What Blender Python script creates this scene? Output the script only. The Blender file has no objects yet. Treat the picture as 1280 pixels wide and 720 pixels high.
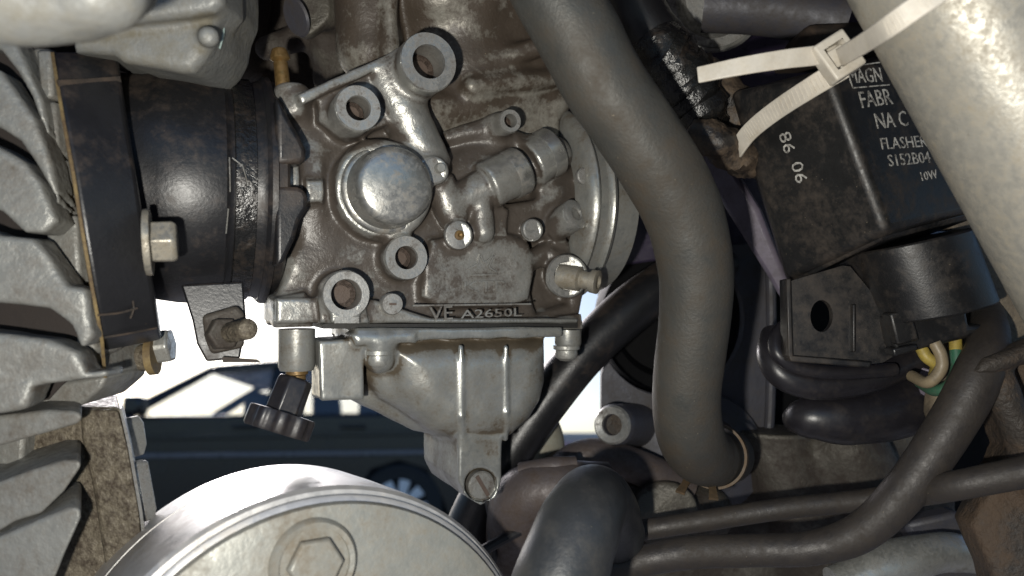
import bpy, math, random
import numpy as np
from mathutils import Matrix, Vector

random.seed(7)
S = bpy.context.scene
COL = S.collection
R = math.radians

# ------------------------------------------------------------------ camera
TILT = R(14.0)                 # the bike leans on its side stand; the camera looks square at it
CAM_H = 0.55
FPX = 931.0                    # focal length in pixels of the 1280 px wide photograph
cam_d = bpy.data.cameras.new('camera')
cam = bpy.data.objects.new('camera', cam_d)
COL.objects.link(cam)
cam.location = (0, 0, CAM_H)
cam.rotation_euler = (R(90) + TILT, 0, 0)
cam_d.sensor_width = 36.0
cam_d.lens = 36.0 * FPX / 1280.0
cam_d.clip_start = 0.01
cam_d.clip_end = 2000
cam_d.dof.use_dof = True
cam_d.dof.focus_distance = 0.245
cam_d.dof.aperture_fstop = 12.0
S.camera = cam
BIKE = Matrix.Translation((0, 0, CAM_H)) @ Matrix.Rotation(TILT, 4, 'X')

# ------------------------------------------------------------------ light
SUN_EL, SUN_AZ = R(25), R(-26)          # bright hazy sky; the light comes from beyond the bike, from the left
w = bpy.data.worlds.new('World'); S.world = w; w.use_nodes = True
nt = w.node_tree
bg = nt.nodes['Background']
sky = nt.nodes.new('ShaderNodeTexSky')
sky.sky_type = 'NISHITA'; sky.sun_disc = False
sky.sun_elevation = SUN_EL
sky.sun_rotation = SUN_AZ
sky.dust_density = 1.8; sky.ozone_density = 4.0; sky.air_density = 1.0
nt.links.new(sky.outputs[0], bg.inputs[0])
bg.inputs[1].default_value = 0.13
sd = bpy.data.lights.new('sun', 'SUN'); sd.energy = 3.0; sd.angle = R(14); sd.color = (1, .94, .95)
sun = bpy.data.objects.new('sun', sd); COL.objects.link(sun)
sdir = Vector((math.sin(SUN_AZ) * math.cos(SUN_EL), math.cos(SUN_AZ) * math.cos(SUN_EL), math.sin(SUN_EL)))
sun.rotation_euler = (-sdir).to_track_quat('-Z', 'Y').to_euler()
# the phone's flash, just left of and below its lens
fd = bpy.data.lights.new('phone_flash', 'POINT'); fd.energy = 2.8; fd.shadow_soft_size = 0.0035
fd.color = (1.0, 0.965, 0.88)
fl = bpy.data.objects.new('phone_flash', fd); COL.objects.link(fl)
fl.matrix_world = BIKE @ Matrix.Translation((-0.028, -0.004, -0.020))

S.view_settings.view_transform = 'Standard'
S.view_settings.look = 'None'
S.view_settings.exposure = 0.0
S.view_settings.gamma = 1.0
S.render.engine = 'CYCLES'
try:
    S.cycles.use_denoising = True
    S.cycles.max_bounces = 6
    S.cycles.caustics_reflective = False
    S.cycles.caustics_refractive = False
    S.cycles.sample_clamp_indirect = 4
except Exception:
    pass

# ------------------------------------------------------------------ coordinates
V = lambda *a: np.array(a, float)
def W(px, py, d):
    """a point of the bike frame (x right, y away, z up, metres) seen at pixel px,py at distance d"""
    return V((px - 640) / FPX * d, d, (360 - py) / FPX * d)
def mm(px, d):
    return px * d / FPX
def unit(v):
    v = np.asarray(v, float); return v / np.linalg.norm(v)
class Plane:
    def __init__(s, a, n):
        s.a = np.asarray(a, float); s.n = unit(n)
        up = V(0, 0, 1) - s.n * s.n[2]
        s.v = unit(up); s.u = unit(np.cross(s.v, s.n)) * 1.0
        if s.u[0] < 0: s.u = -s.u
    def __call__(s, px, py, off=0.0):
        r = V((px - 640) / FPX, 1, (360 - py) / FPX)
        return r * (((s.a + s.n * off) @ s.n) / (r @ s.n))
YAW = R(25)
C = Plane(W(560, 230, .25), (math.sin(YAW), -math.cos(YAW), 0))     # the carburettor's front plane
CN = C.n
AX = V(math.cos(YAW), math.sin(YAW), 0)                              # the bore axis, left to right
AXP = W(310, 239, .25)
def axis_at(px):
    k = (px - 640) / FPX
    s = (k * AXP[1] - AXP[0]) / (AX[0] - k * AX[1])
    return AXP + AX * s

# ------------------------------------------------------------------ materials
def mat(name, base=(.4, .4, .4), metal=0.0, rough=.5, dirt=None, dirt_amt=0.0, scale=60, bump=.2, fine=700,
        curv=1.0, var=.25, dirt_rough=.75, spec=.5, scratch=0.0, bright=None, coat=0.0, bump_d=.0004, dirt_gain=2.4, grain=1.3, rvar=.25, topdust=0.0, speck=0.0, speck_col=(.30, .25, .17)):
    m = bpy.data.materials.new(name); m.use_nodes = True
    t = m.node_tree; N = t.nodes; L = t.links
    b = N['Principled BSDF']
    b.inputs['Specular IOR Level'].default_value = spec
    if coat: b.inputs['Coat Weight'].default_value = coat; b.inputs['Coat Roughness'].default_value = .15
    tc = N.new('ShaderNodeTexCoord')
    def noise(sc, det=6, ro=.6, dist=0):
        n = N.new('ShaderNodeTexNoise'); n.inputs['Scale'].default_value = sc; n.inputs['Detail'].default_value = det
        n.inputs['Roughness'].default_value = ro; n.inputs['Distortion'].default_value = dist
        L.new(tc.outputs['Object'], n.inputs['Vector']); return n.outputs['Fac']
    def mth(op, a, c, d=None, clamp=False):
        n = N.new('ShaderNodeMath'); n.operation = op; n.use_clamp = clamp
        for i, x in enumerate((a, c, d)):
            if x is None: continue
            if isinstance(x, (int, float)): n.inputs[i].default_value = x
            else: L.new(x, n.inputs[i])
        return n.outputs[0]
    def mix(f, a, c):
        n = N.new('ShaderNodeMix'); n.data_type = 'RGBA'
        if isinstance(f, (int, float)): n.inputs[0].default_value = f
        else: L.new(f, n.inputs[0])
        for i, x in ((6, a), (7, c)):
            if isinstance(x, tuple): n.inputs[i].default_value = (*x, 1)
            else: L.new(x, n.inputs[i])
        return n.outputs[2]
    n1 = noise(scale, 8, .62, .4); n2 = noise(fine, 4, .6); n3 = noise(scale * 5, 6, .65)
    lo = tuple(max(0, c * (1 - var)) for c in base); hi = tuple(c * (1 + var) for c in base)
    col = mix(n3, lo, hi)
    if bright:
        br = mth('MULTIPLY_ADD', n1, 5.0, -2.9, True)
        col = mix(br, col, bright)
    rough_v = mth('MULTIPLY_ADD', n3, rvar, rough - rvar / 2)
    met_v = metal
    if dirt:
        at = N.new('ShaderNodeAttribute'); at.attribute_name = 'curv'
        cv = mth('MULTIPLY', at.outputs['Fac'], -curv)
        k = mth('MULTIPLY_ADD', n1, dirt_gain, -dirt_gain * .5 + dirt_amt - .5)
        k = mth('ADD', k, mth('MULTIPLY_ADD', n3, grain, -grain * .5))
        k = mth('ADD', k, mth('MULTIPLY_ADD', noise(scale * 16, 3, .7), grain * .6, -grain * .3))
        k = mth('ADD', k, cv)
        if topdust:
            ge = N.new('ShaderNodeNewGeometry'); sx_ = N.new('ShaderNodeSeparateXYZ'); L.new(ge.outputs['Normal'], sx_.inputs[0])
            k = mth('ADD', k, mth('MULTIPLY', mth('MULTIPLY_ADD', sx_.outputs['Z'], 1.6, -.35, True), topdust))
        k = mth('ADD', k, .5, None, True)
        dcol = mix(n3, tuple(c * .72 for c in dirt), tuple(c * 1.3 for c in dirt))
        col = mix(k, col, dcol)
        rough_v = mth('MULTIPLY_ADD', k, dirt_rough - rough, rough_v)
        if metal: met_v = mth('MULTIPLY_ADD', k, -metal, metal)
    if speck:
        sp_ = mth('MULTIPLY_ADD', noise(1100, 2, .5), 14.0, -14.0 * (.86 - speck * .14), True)
        sp_ = mth('MULTIPLY', sp_, mth('MULTIPLY_ADD', noise(140, 3, .6), 4.0, -1.7, True))
        col = mix(sp_, col, speck_col)
    L.new(col, b.inputs['Base Color'])
    L.new(rough_v, b.inputs['Roughness'])
    if isinstance(met_v, float) or isinstance(met_v, int): b.inputs['Metallic'].default_value = met_v
    else: L.new(met_v, b.inputs['Metallic'])
    if bump:
        hsum = mth('ADD', n2, mth('MULTIPLY', n3, .8))
        bp = N.new('ShaderNodeBump'); bp.inputs['Strength'].default_value = bump; bp.inputs['Distance'].default_value = bump_d
        L.new(hsum, bp.inputs['Height']); L.new(bp.outputs[0], b.inputs['Normal'])
    return m

GRIME = (.066, .055, .046)
SAND = (.17, .125, .08)
M = {}
M['cast'] = mat('dirty cast aluminium', (.385, .385, .36), .7, .34, GRIME, .66, 70, .4, 800, 1.15, dirt_rough=.36, dirt_gain=2.6, grain=1.5, speck=.8, bump_d=.0004)
M['dome'] = mat('grimy cast aluminium', (.36, .345, .30), .5, .44, (.056, .043, .032), .86, 36, .45, 700, 1.0, dirt_rough=.42, dirt_gain=2.8, grain=1.8, speck=1.0)
M['bowl'] = mat('bowl aluminium', (.345, .35, .33), .68, .32, (.075, .06, .042), .34, 70, .2, 800, 1.3, bump_d=.0003, dirt_gain=2.6, grain=1.4, dirt_rough=.42)
M['rim'] = mat('machined aluminium', (.37, .37, .355), .7, .34, GRIME, .30, 130, .2, 1200, grain=2.0)
M['cap'] = mat('polished cap aluminium', (.37, .37, .35), .8, .31, (.10, .075, .05), .14, 70, .15, 900, grain=1.8)
M['bore'] = mat('brown grime in bores', (.075, .052, .040), 0, .6, None, 0, 200, .3, 900)
M['steel'] = mat('dull steel', (.42, .42, .39), .7, .38, GRIME, .15, 200, .12, 1500)
M['zinc'] = mat('zinc bolt', (.38, .355, .30), .7, .38, (.12, .095, .06), .32, 150, .2, 1200, grain=1.6)
M['brass'] = mat('aged brass', (.24, .15, .055), .75, .36, (.07, .042, .02), .3, 180, .2, 900)
M['rubber'] = mat('black rubber', (.012, .012, .0135), .15, .38, (.058, .040, .028), -.12, 30, .2, 1000, .4, spec=.55, speck=.8, topdust=.7)
M['rubber_brown'] = mat('dusty black rubber', (.018, .016, .014), 0, .6, (.055, .038, .027), .45, 44, .25, 1200, .5, spec=.3, grain=1.6, topdust=.3)
M['gasket'] = mat('tan gasket', (.20, .145, .06), 0, .7, (.06, .036, .02), .42, 160, .3)
M['black_gasket'] = mat('black gasket', (.012, .011, .010), 0, .6)
M['fin'] = mat('silver painted fin', (.205, .205, .192), .3, .44, (.070, .058, .045), .30, 50, .6, 420, .9, bump_d=.0007, grain=1.8)
M['fin_dark'] = mat('gap shade barrel', (.020, .015, .013), 0, .8, None, 0, 60)  # near-black colour stands in for the shade deep between the fins
M['silver_paint'] = mat('grey painted casting', (.19, .193, .185), .2, .46, (.11, .10, .075), .18, 50, .5, 500, .7, grain=1.6)
M['rust_cast'] = mat('gritty oily casting', (.17, .145, .105), .2, .5, (.040, .029, .019), .5, 60, .9, 420, .6, bump_d=.0012, dirt_gain=1.4, grain=3.4, speck=1.0, speck_col=(.4,.36,.28))
M['starter'] = mat('satin aluminium cover', (.50, .49, .48), .6, .36, (.26, .225, .18), -.02, 50, .1, 900, grain=1.2, speck=.7, speck_col=(.05,.04,.03))
M['starter_face'] = mat('chalky aluminium end cover', (.265, .265, .24), .35, .42, (.14, .12, .09), .38, 40, .35, 600, grain=2.0, speck=.9, dirt_gain=3.2, speck_col=(.05,.04,.03))
M['hose'] = mat('dusty grey hose', (.056, .056, .051), .3, .46, (.040, .031, .021), .42, 15, .4, 1000, .4, bump_d=.0004, spec=.5, dirt_gain=3.0, grain=2.0, speck=1.0, rvar=.08, var=.4)
M['grey_hose'] = mat('grey rubber hose', (.034, .036, .038), .3, .40, (.045, .04, .034), .06, 40, .25, 1100, spec=.5, grain=1.2, speck=.9, rvar=.08)
M['rust_pipe'] = mat('rusty pipe', (.095, .08, .079), .25, .45, (.050, .034, .025), .4, 40, .4, 800, dirt_gain=3.0, grain=1.6)
M['clamp'] = mat('rusty spring clamp', (.075, .052, .030), .2, .55, (.10, .058, .025), .3, 90, .2, 900)
M['tape'] = mat('black vinyl tape', (.009, .009, .009), 0, .24, (.055, .038, .026), -.02, 60, .35, 300, .5, bump_d=.0012)
M['tape_brown'] = mat('dusty tape', (.014, .012, .011), 0, .4, (.10, .070, .045), .46, 70, .5, 300, .5, bump_d=.0012, dirt_gain=4.5, grain=1.6, speck=1.0)
M['plastic'] = mat('black relay plastic', (.012, .012, .0128), .1, .38, (.050, .038, .028), .0, 30, .15, 1400, spec=.5, grain=1.4, speck=1.0)
M['plastic_dusty'] = mat('dusty relay plastic', (.0115, .0115, .0118), .1, .40, (.045, .034, .025), .10, 50, .15, 1400, spec=.5, grain=1.6, speck=1.0, dirt_gain=2.2)
M['print'] = mat('white print', (.44, .43, .40), 0, .6, (.04, .034, .03), .36, 700, 0, dirt_gain=4.0, grain=1.8)
M['nylon'] = mat('yellowed nylon', (.56, .52, .45), 0, .38, (.32, .27, .19), .10, 60, .1, 900, grain=1.0)
M['tube'] = mat('silver frame paint', (.38, .365, .32), .45, .36, (.22, .185, .13), .22, 80, .2, 1000, spec=.5, dirt_gain=1.6, grain=1.8, speck=1.0, speck_col=(.10,.08,.055))
M['dust_frame'] = mat('dusty frame steel', (.20, .16, .11), 0, .75, (.045, .036, .029), .28, 44, .5, 500, .6, bump_d=.0010, dirt_gain=3.2)
M['rust_frame'] = mat('muddy rusty steel', (.040, .033, .027), 0, .6, (.075, .050, .032), .40, 34, .7, 500, bump_d=.0014, dirt_gain=4.0, grain=2.2, speck=1.0)
M['plate'] = mat('dull black plate', (.055, .056, .070), .15, .5, (.045, .037, .031), .30, 30, .35, 700, grain=1.6, speck=.7)
M['dark'] = mat('black airbox rubber', (.003, .003, .0035), 0, .7, None, 0, 40, .2, spec=.15)
M['engine_back'] = mat('brown engine casting', (.090, .082, .067), .25, .5, (.034, .026, .020), .62, 30, .6, 500, .9, bump_d=.0009, dirt_gain=3.0, grain=2.0, speck=.9)
M['purple'] = mat('purple fairing plastic', (.030, .022, .045), 0, .3, (.02, .018, .02), .1, 40, .05)
M['lilac'] = mat('daylight tinted lilac plastic', (.15, .13, .175), 0, .35, (.07, .06, .065), .25, 40, .15, 900)  # violet of the ambient daylight on the strip is put into the base colour
M['cable'] = mat('brown dusty cable', (.040, .035, .032), .25, .44, (.030, .023, .017), .42, 44, .3, 1100, .4, grain=1.8, speck=.9, dirt_gain=3.0, rvar=.1, var=.35)
M['loop'] = mat('black moulded rubber', (.016, .015, .018), 0, .36, (.035, .027, .022), .0, 40, .1, 900)
M['wire_y'] = mat('yellow wire', (.36, .27, .05), 0, .45, (.12, .09, .04), .25, 160, .05)
M['wire_b'] = mat('beige wire', (.24, .19, .12), 0, .45, (.10, .08, .05), .25, 160, .05)
M['wire_g'] = mat('green wire', (.03, .11, .065), 0, .45, (.05, .06, .04), .25, 160, .05)
M['teal'] = mat('grey green plastic clip', (.26, .33, .31), 0, .4, None, 0, 60, .05)
M['pale_pipe'] = mat('pale dusty pipe', (.30, .30, .25), 0, .5, (.18, .15, .11), .1, 40, .1)
M['car_paint'] = mat('black car paint', (.004, .004, .005), 0, .25, None, 0, 2, 0, coat=.35)
M['car_glass'] = mat('car glass', (.02, .03, .035), 0, .06, None, 0, 2, 0, spec=.9)
M['car_black'] = mat('car black trim', (.012, .012, .013), 0, .5, None, 0, 3, 0)
M['tyre'] = mat('tyre rubber', (.02, .02, .02), 0, .7, None, 0, 10, 0)
M['alloy'] = mat('alloy wheel', (.85, .85, .86), .1, .35, None, 0, 4, 0)
M['lamp'] = mat('car trim', (.16, .16, .18), .5, .3, None, 0, 4, 0)
M['ground'] = mat('grey concrete yard', (.22, .21, .205), 0, .8, (.16, .145, .13), .2, .6, .3, 12)
M['wall'] = mat('white yard wall', (.78, .74, .73), 0, .8, None, 0, .8, .1, 8, var=.05)
M['pink'] = mat('pink wall band', (.70, .42, .44), 0, .8, None, 0, .8, .1, 8, var=.05)

# ------------------------------------------------------------------ mesh helpers
class MB:
    def __init__(s): s.v = []; s.f = []
    def add(s, v, f):
        o = len(s.v); s.v.extend([np.asarray(p, float) for p in v]); s.f.extend([tuple(i + o for i in q) for q in f]); return s
    def rings(s, rings, cap0=True, cap1=True, closed=True):
        o = len(s.v); n = len(rings[0])
        for r in rings: s.v.extend(list(r))
        for i in range(len(rings) - 1):
            for j in range(n if closed else n - 1):
                a = o + i * n + j; b = o + i * n + (j + 1) % n
                s.f.append((a, b, b + n, a + n))
        if cap0: s.f.append(tuple(o + j for j in range(n))[::-1])
        if cap1: s.f.append(tuple(o + (len(rings) - 1) * n + j for j in range(n)))
        return s
    def lathe(s, p, ax, prof, n=40, wob=0, cap=True):
        """prof: (radius, height along ax) list"""
        ax = unit(ax); u, v = frame(ax)
        rr = []
        for (r, h) in prof:
            ring = []
            for j in range(n):
                a = 2 * math.pi * j / n
                q = r * (1 + wob * math.sin(3 * a + h * 300) * .5)
                ring.append(np.asarray(p) + ax * h + u * q * math.cos(a) + v * q * math.sin(a))
            rr.append(ring)
        return s.rings(rr, cap, cap)
    def prism(s, pts, back):
        back = np.asarray(back, float); n = len(pts)
        o = len(s.v)
        s.v.extend([np.asarray(p, float) for p in pts]); s.v.extend([np.asarray(p, float) + back for p in pts])
        s.f.append(tuple(o + i for i in range(n))); s.f.append(tuple(o + n + i for i in range(n))[::-1])
        for i in range(n):
            j = (i + 1) % n
            s.f.append((o + i, o + n + i, o + n + j, o + j))
        return s
    def box(s, c, hx, hy, hz):
        """centre, three half-extent vectors"""
        c, hx, hy, hz = (np.asarray(q, float) for q in (c, hx, hy, hz))
        p = [c - hx - hy - hz, c + hx - hy - hz, c + hx + hy - hz, c - hx + hy - hz]
        return s.prism(p, 2 * hz)
    def sweep(s, path, rad, n=20, flat=1.0, up=None, caps=True, wob=0.0, rate=6):
        P, T, rr = smooth_path(path, rad, rate)
        ref = np.asarray(up, float) if up is not None else frame(T[0])[0]
        rings = []
        for i in range(len(P)):
            t = T[i]
            ref = unit(ref - t * (ref @ t)); b = np.cross(t, ref)
            ring = []
            for j in range(n):
                a = 2 * math.pi * j / n
                q = rr[i] * (1 + wob * (math.sin(i * .9 + 2 * a) + .6 * math.sin(i * 2.3 + 5 * a)))
                ring.append(P[i] + ref * q * math.cos(a) * flat + b * q * math.sin(a))
            rings.append(ring)
        return s.rings(rings, caps, caps)
    def strap(s, path, width, thick, side, rate=6):
        """flat band: side = direction of the band's width at each point (list or one)"""
        P, T, _ = smooth_path(path, 1.0, rate)
        m = len(P); rings = []
        if np.ndim(side) == 1: side = [side] * len(path)
        _, _, _ = 0, 0, 0
        sd = np.array([np.interp(np.linspace(0, len(path) - 1, m), range(len(path)), [q[k] for q in side]) for k in range(3)]).T
        for i in range(m):
            a = unit(sd[i] - T[i] * (sd[i] @ T[i])); b = np.cross(T[i], a)
            wd = width if np.isscalar(width) else np.interp(i / (m - 1), np.linspace(0, 1, len(width)), width)
            rings.append([P[i] + a * wd / 2 + b * thick / 2, P[i] - a * wd / 2 + b * thick / 2,
                          P[i] - a * wd / 2 - b * thick / 2, P[i] + a * wd / 2 - b * thick / 2])
        return s.rings(rings)
def frame(t):
    t = unit(t); h = V(0, 0, 1) if abs(t[2]) < .9 else V(1, 0, 0)
    u = unit(np.cross(h, t)); return u, np.cross(t, u)
def smooth_path(path, rad, rate):
    P = [np.asarray(p, float) for p in path]
    rad = [rad] * len(P) if np.isscalar(rad) else list(rad)
    Q = [2 * P[0] - P[1]] + P + [2 * P[-1] - P[-2]]
    out = []; rr = []
    for i in range(1, len(Q) - 2):
        p0, p1, p2, p3 = Q[i - 1:i + 3]
        for k in range(rate):
            t = k / rate
            out.append(.5 * (2 * p1 + (p2 - p0) * t + (2 * p0 - 5 * p1 + 4 * p2 - p3) * t * t + (3 * p1 - p0 - 3 * p2 + p3) * t ** 3))
            t2 = t * t * (3 - 2 * t); rr.append(rad[i - 1] * (1 - t2) + rad[i] * t2)
    out.append(P[-1]); rr.append(rad[-1])
    out = np.array(out); T = np.gradient(out, axis=0)
    return out, np.array([unit(q) for q in T]), rr

ROOT = {}
def mesh_of(name, verts, faces, m, smooth=True, ang=35, attr=None):
    me = bpy.data.meshes.new(name)
    if isinstance(faces, np.ndarray):
        nv, nf = len(verts), len(faces)
        me.vertices.add(nv); me.vertices.foreach_set('co', np.asarray(verts, np.float32).ravel())
        me.loops.add(nf * 4); me.loops.foreach_set('vertex_index', faces.astype(np.int32).ravel())
        me.polygons.add(nf); me.polygons.foreach_set('loop_start', np.arange(0, nf * 4, 4, dtype=np.int32))
        me.update(calc_edges=True); me.validate()
    else:
        me.from_pydata([tuple(v) for v in verts], [], faces)
        import bmesh
        bm = bmesh.new(); bm.from_mesh(me); bmesh.ops.recalc_face_normals(bm, faces=bm.faces); bm.to_mesh(me); bm.free()
    if attr is not None:
        a = me.attributes.new('curv', 'FLOAT', 'POINT'); a.data.foreach_set('value', np.asarray(attr, np.float32))
    if smooth:
        me.shade_smooth()
        if ang < 180: me.set_sharp_from_angle(angle=R(ang))
    me.materials.append(m)
    return me
def meta(o, label=None, cat=None, group=None, kind=None):
    if label: o['label'] = label
    if cat: o['category'] = cat
    if group: o['group'] = group
    if kind: o['kind'] = kind
def thing(name, label, cat, pos, group=None, world=False):
    o = bpy.data.objects.new(name, None); COL.objects.link(o); o.empty_display_size = .01
    pos = np.asarray(pos, float)
    o.matrix_world = (Matrix.Identity(4) if world else BIKE) @ Matrix.Translation(pos)
    ROOT[o.name] = pos; meta(o, label, cat, group); return o
def part(name, mb, m, parent, smooth=True, ang=35, bevel=0, seg=2, attr=None, label=None, kind=None, subd=0):
    pos = ROOT[parent.name]
    v, f = (mb.v, mb.f) if isinstance(mb, MB) else mb[:2]
    if attr is None and not isinstance(mb, MB) and len(mb) > 2: attr = mb[2]
    me = mesh_of(name, np.asarray(v) - pos, f, m, smooth, ang, attr)
    o = bpy.data.objects.new(name, me); COL.objects.link(o); o.parent = parent
    ROOT[o.name] = pos
    if bevel: add_bevel(o, bevel, seg)
    if subd:
        md = o.modifiers.new('subdivision', 'SUBSURF'); md.levels = md.render_levels = subd
    if label: o['label'] = label
    if kind: o['kind'] = kind
    return o
def add_bevel(o, wd, seg=2):
    md = o.modifiers.new('bevel', 'BEVEL'); md.width = wd; md.segments = seg; md.limit_method = 'ANGLE'; md.angle_limit = R(32)
    md.harden_normals = False
def single(name, mb, m, label, cat, pos, group=None, kind=None, smooth=True, ang=35, bevel=0, seg=2, attr=None, world=False):
    pos = np.asarray(pos, float)
    v, f = (mb.v, mb.f) if isinstance(mb, MB) else mb[:2]
    if attr is None and not isinstance(mb, MB) and len(mb) > 2: attr = mb[2]
    me = mesh_of(name, np.asarray(v) - pos, f, m, smooth, ang, attr)
    o = bpy.data.objects.new(name, me); COL.objects.link(o)
    o.matrix_world = (Matrix.Identity(4) if world else BIKE) @ Matrix.Translation(pos)
    ROOT[o.name] = pos; meta(o, label, cat, group, kind)
    if bevel: add_bevel(o, bevel, seg)
    return o

# ------------------------------------------------------------------ cast shapes: distance field with soft unions, meshed by surface nets
class Field:
    def __init__(s, lo, hi, h):
        s.lo = np.asarray(lo, float); s.h = h
        s.n = np.ceil((np.asarray(hi) - s.lo) / h).astype(int) + 1
        s.vol = np.full(s.n, .05, np.float32)
    def _op(s, fn, lo, hi, k, sub):
        mg = k + 5 * s.h
        a = np.maximum(0, np.floor((np.asarray(lo) - mg - s.lo) / s.h).astype(int))
        b = np.minimum(s.n, np.ceil((np.asarray(hi) + mg - s.lo) / s.h).astype(int) + 1)
        if np.any(b <= a): return s
        ax = [s.lo[i] + s.h * np.arange(a[i], b[i]) for i in range(3)]
        X, Y, Z = ax[0][:, None, None], ax[1][None, :, None], ax[2][None, None, :]
        d = fn(X, Y, Z).astype(np.float32)
        sl = tuple(slice(a[i], b[i]) for i in range(3))
        v = s.vol[sl]
        if sub:
            q = -d; t = np.clip(.5 - .5 * (v - q) / k, 0, 1) if k > 0 else (q > v)
            s.vol[sl] = v * (1 - t) + q * t + k * t * (1 - t)
        elif k > 0:
            t = np.clip(.5 + .5 * (v - d) / k, 0, 1)
            s.vol[sl] = v * (1 - t) + d * t - k * t * (1 - t)
        else: s.vol[sl] = np.minimum(v, d)
        return s
    def cone(s, a, b, ra, rb=None, k=.002, sub=False):
        rb = ra if rb is None else rb; m = max(ra, rb)
        ab = b - a; L2 = max(ab @ ab, 1e-12)
        def fn(X, Y, Z):
            x, y, z = X - a[0], Y - a[1], Z - a[2]
            t = np.clip((x * ab[0] + y * ab[1] + z * ab[2]) / L2, 0, 1)
            return np.sqrt((x - t * ab[0]) ** 2 + (y - t * ab[1]) ** 2 + (z - t * ab[2]) ** 2) - (ra + t * (rb - ra))
        return s._op(fn, np.minimum(a, b) - m, np.maximum(a, b) + m, k, sub)
    def ball(s, c, r, k=.002, sub=False): return s.cone(c, c + 1e-5, r, r, k, sub)
    def cyl(s, a, b, r, rd=.0005, k=.0015, sub=False, rb=None):
        ab = b - a; L = np.linalg.norm(ab); ab = ab / L; c = (a + b) / 2; rb = r if rb is None else rb; m = max(r, rb)
        def fn(X, Y, Z):
            x, y, z = X - c[0], Y - c[1], Z - c[2]
            t = x * ab[0] + y * ab[1] + z * ab[2]
            q = np.sqrt(np.maximum(x * x + y * y + z * z - t * t, 0)) - (r + (rb - r) * np.clip(t / L + .5, 0, 1)) + rd
            w = np.abs(t) - L / 2 + rd
            return np.minimum(np.maximum(q, w), 0) + np.sqrt(np.maximum(q, 0) ** 2 + np.maximum(w, 0) ** 2) - rd
        return s._op(fn, np.minimum(a, b) - m, np.maximum(a, b) + m, k, sub)
    def poly(s, pts, n, depth, rd=.001, k=.002, sub=False):
        """outline (3D points in one plane, n towards the viewer) extruded back by depth"""
        pts = np.asarray(pts); n = unit(n); c = pts.mean(0)
        u, v = frame(n); q = np.stack([(pts - c) @ u, (pts - c) @ v], 1)
        def fn(X, Y, Z):
            x, y, z = X - c[0], Y - c[1], Z - c[2]
            pu = x * u[0] + y * u[1] + z * u[2]; pv = x * v[0] + y * v[1] + z * v[2]; pw = x * n[0] + y * n[1] + z * n[2]
            d = np.full(pu.shape, 1e9, np.float32); sg = np.ones(pu.shape, np.float32)
            N = len(q)
            for i in range(N):
                a = q[i]; b = q[(i + 1) % N]; e = b - a
                wx, wy = pu - a[0], pv - a[1]
                t = np.clip((wx * e[0] + wy * e[1]) / (e @ e), 0, 1)
                d = np.minimum(d, (wx - t * e[0]) ** 2 + (wy - t * e[1]) ** 2)
                c1 = pv >= a[1]; c2 = pv < b[1]; c3 = e[0] * wy > e[1] * wx
                fl = (c1 & c2 & c3) | (~c1 & ~c2 & ~c3)
                sg = np.where(fl, -sg, sg)
            d2 = sg * np.sqrt(d) + rd
            w = np.abs(pw + depth / 2) - depth / 2 + rd
            return np.minimum(np.maximum(d2, w), 0) + np.sqrt(np.maximum(d2, 0) ** 2 + np.maximum(w, 0) ** 2) - rd
        al = np.vstack([pts, pts - n * depth])
        return s._op(fn, al.min(0), al.max(0), k, sub)
    def noise(s, amp, freq, seed=1):
        rg = np.random.default_rng(seed); ax = [s.lo[i] + s.h * np.arange(s.n[i]) for i in range(3)]
        for _ in range(5):
            kx = rg.normal(size=3) * freq; ph = rg.uniform(0, 6.28, 3)
            s.vol += (amp * np.sin(ax[0] * kx[0] + ph[0])[:, None, None] * np.sin(ax[1] * kx[1] + ph[1])[None, :, None] * np.sin(ax[2] * kx[2] + ph[2])[None, None, :]).astype(np.float32)
        return s
    def mesh(s, cs=.0012, cavity=.9, raised=None):
        v = s.vol; nx, ny, nz = v.shape
        v[0] = v[-1] = .05; v[:, 0] = v[:, -1] = .05; v[:, :, 0] = v[:, :, -1] = .05
        ins = v < 0
        cnt = np.zeros((nx - 1, ny - 1, nz - 1), np.int8)
        offs = [(i, j, k) for i in (0, 1) for j in (0, 1) for k in (0, 1)]
        for (i, j, k) in offs: cnt += ins[i:nx - 1 + i, j:ny - 1 + j, k:nz - 1 + k]
        act = (cnt > 0) & (cnt < 8)
        idx = np.full(act.shape, -1, np.int32); A = np.argwhere(act); idx[act] = np.arange(len(A))
        cv = np.stack([v[A[:, 0] + i, A[:, 1] + j, A[:, 2] + k] for (i, j, k) in offs], 1)
        acc = np.zeros((len(A), 3)); num = np.zeros(len(A))
        for a in range(8):
            for b in range(a + 1, 8):
                df = np.array(offs[b]) - np.array(offs[a])
                if np.abs(df).sum() != 1: continue
                va, vb = cv[:, a], cv[:, b]; m = (va < 0) != (vb < 0)
                t = np.where(m, va / np.where(m, va - vb, 1), 0)
                acc += np.where(m[:, None], np.array(offs[a]) + t[:, None] * df, 0); num += m
        P = s.lo + s.h * (A + acc / num[:, None])
        faces = []
        for axis in range(3):
            o1, o2 = [(1, 2), (2, 0), (0, 1)][axis]
            sl0 = [slice(None)] * 3; sl1 = [slice(None)] * 3
            sl0[axis] = slice(0, -1); sl1[axis] = slice(1, None)
            ch = ins[tuple(sl0)] != ins[tuple(sl1)]
            E = np.argwhere(ch)
            E = E[(E[:, o1] > 0) & (E[:, o2] > 0) & (E[:, o1] < v.shape[o1] - 1) & (E[:, o2] < v.shape[o2] - 1)]
            if not len(E): continue
            d1 = np.zeros(3, int); d1[o1] = 1; d2 = np.zeros(3, int); d2[o2] = 1
            g = lambda e: idx[e[:, 0], e[:, 1], e[:, 2]]
            qd = np.stack([g(E - d1 - d2), g(E - d2), g(E), g(E - d1)], 1)
            up = ins[E[:, 0], E[:, 1], E[:, 2]]
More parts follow.
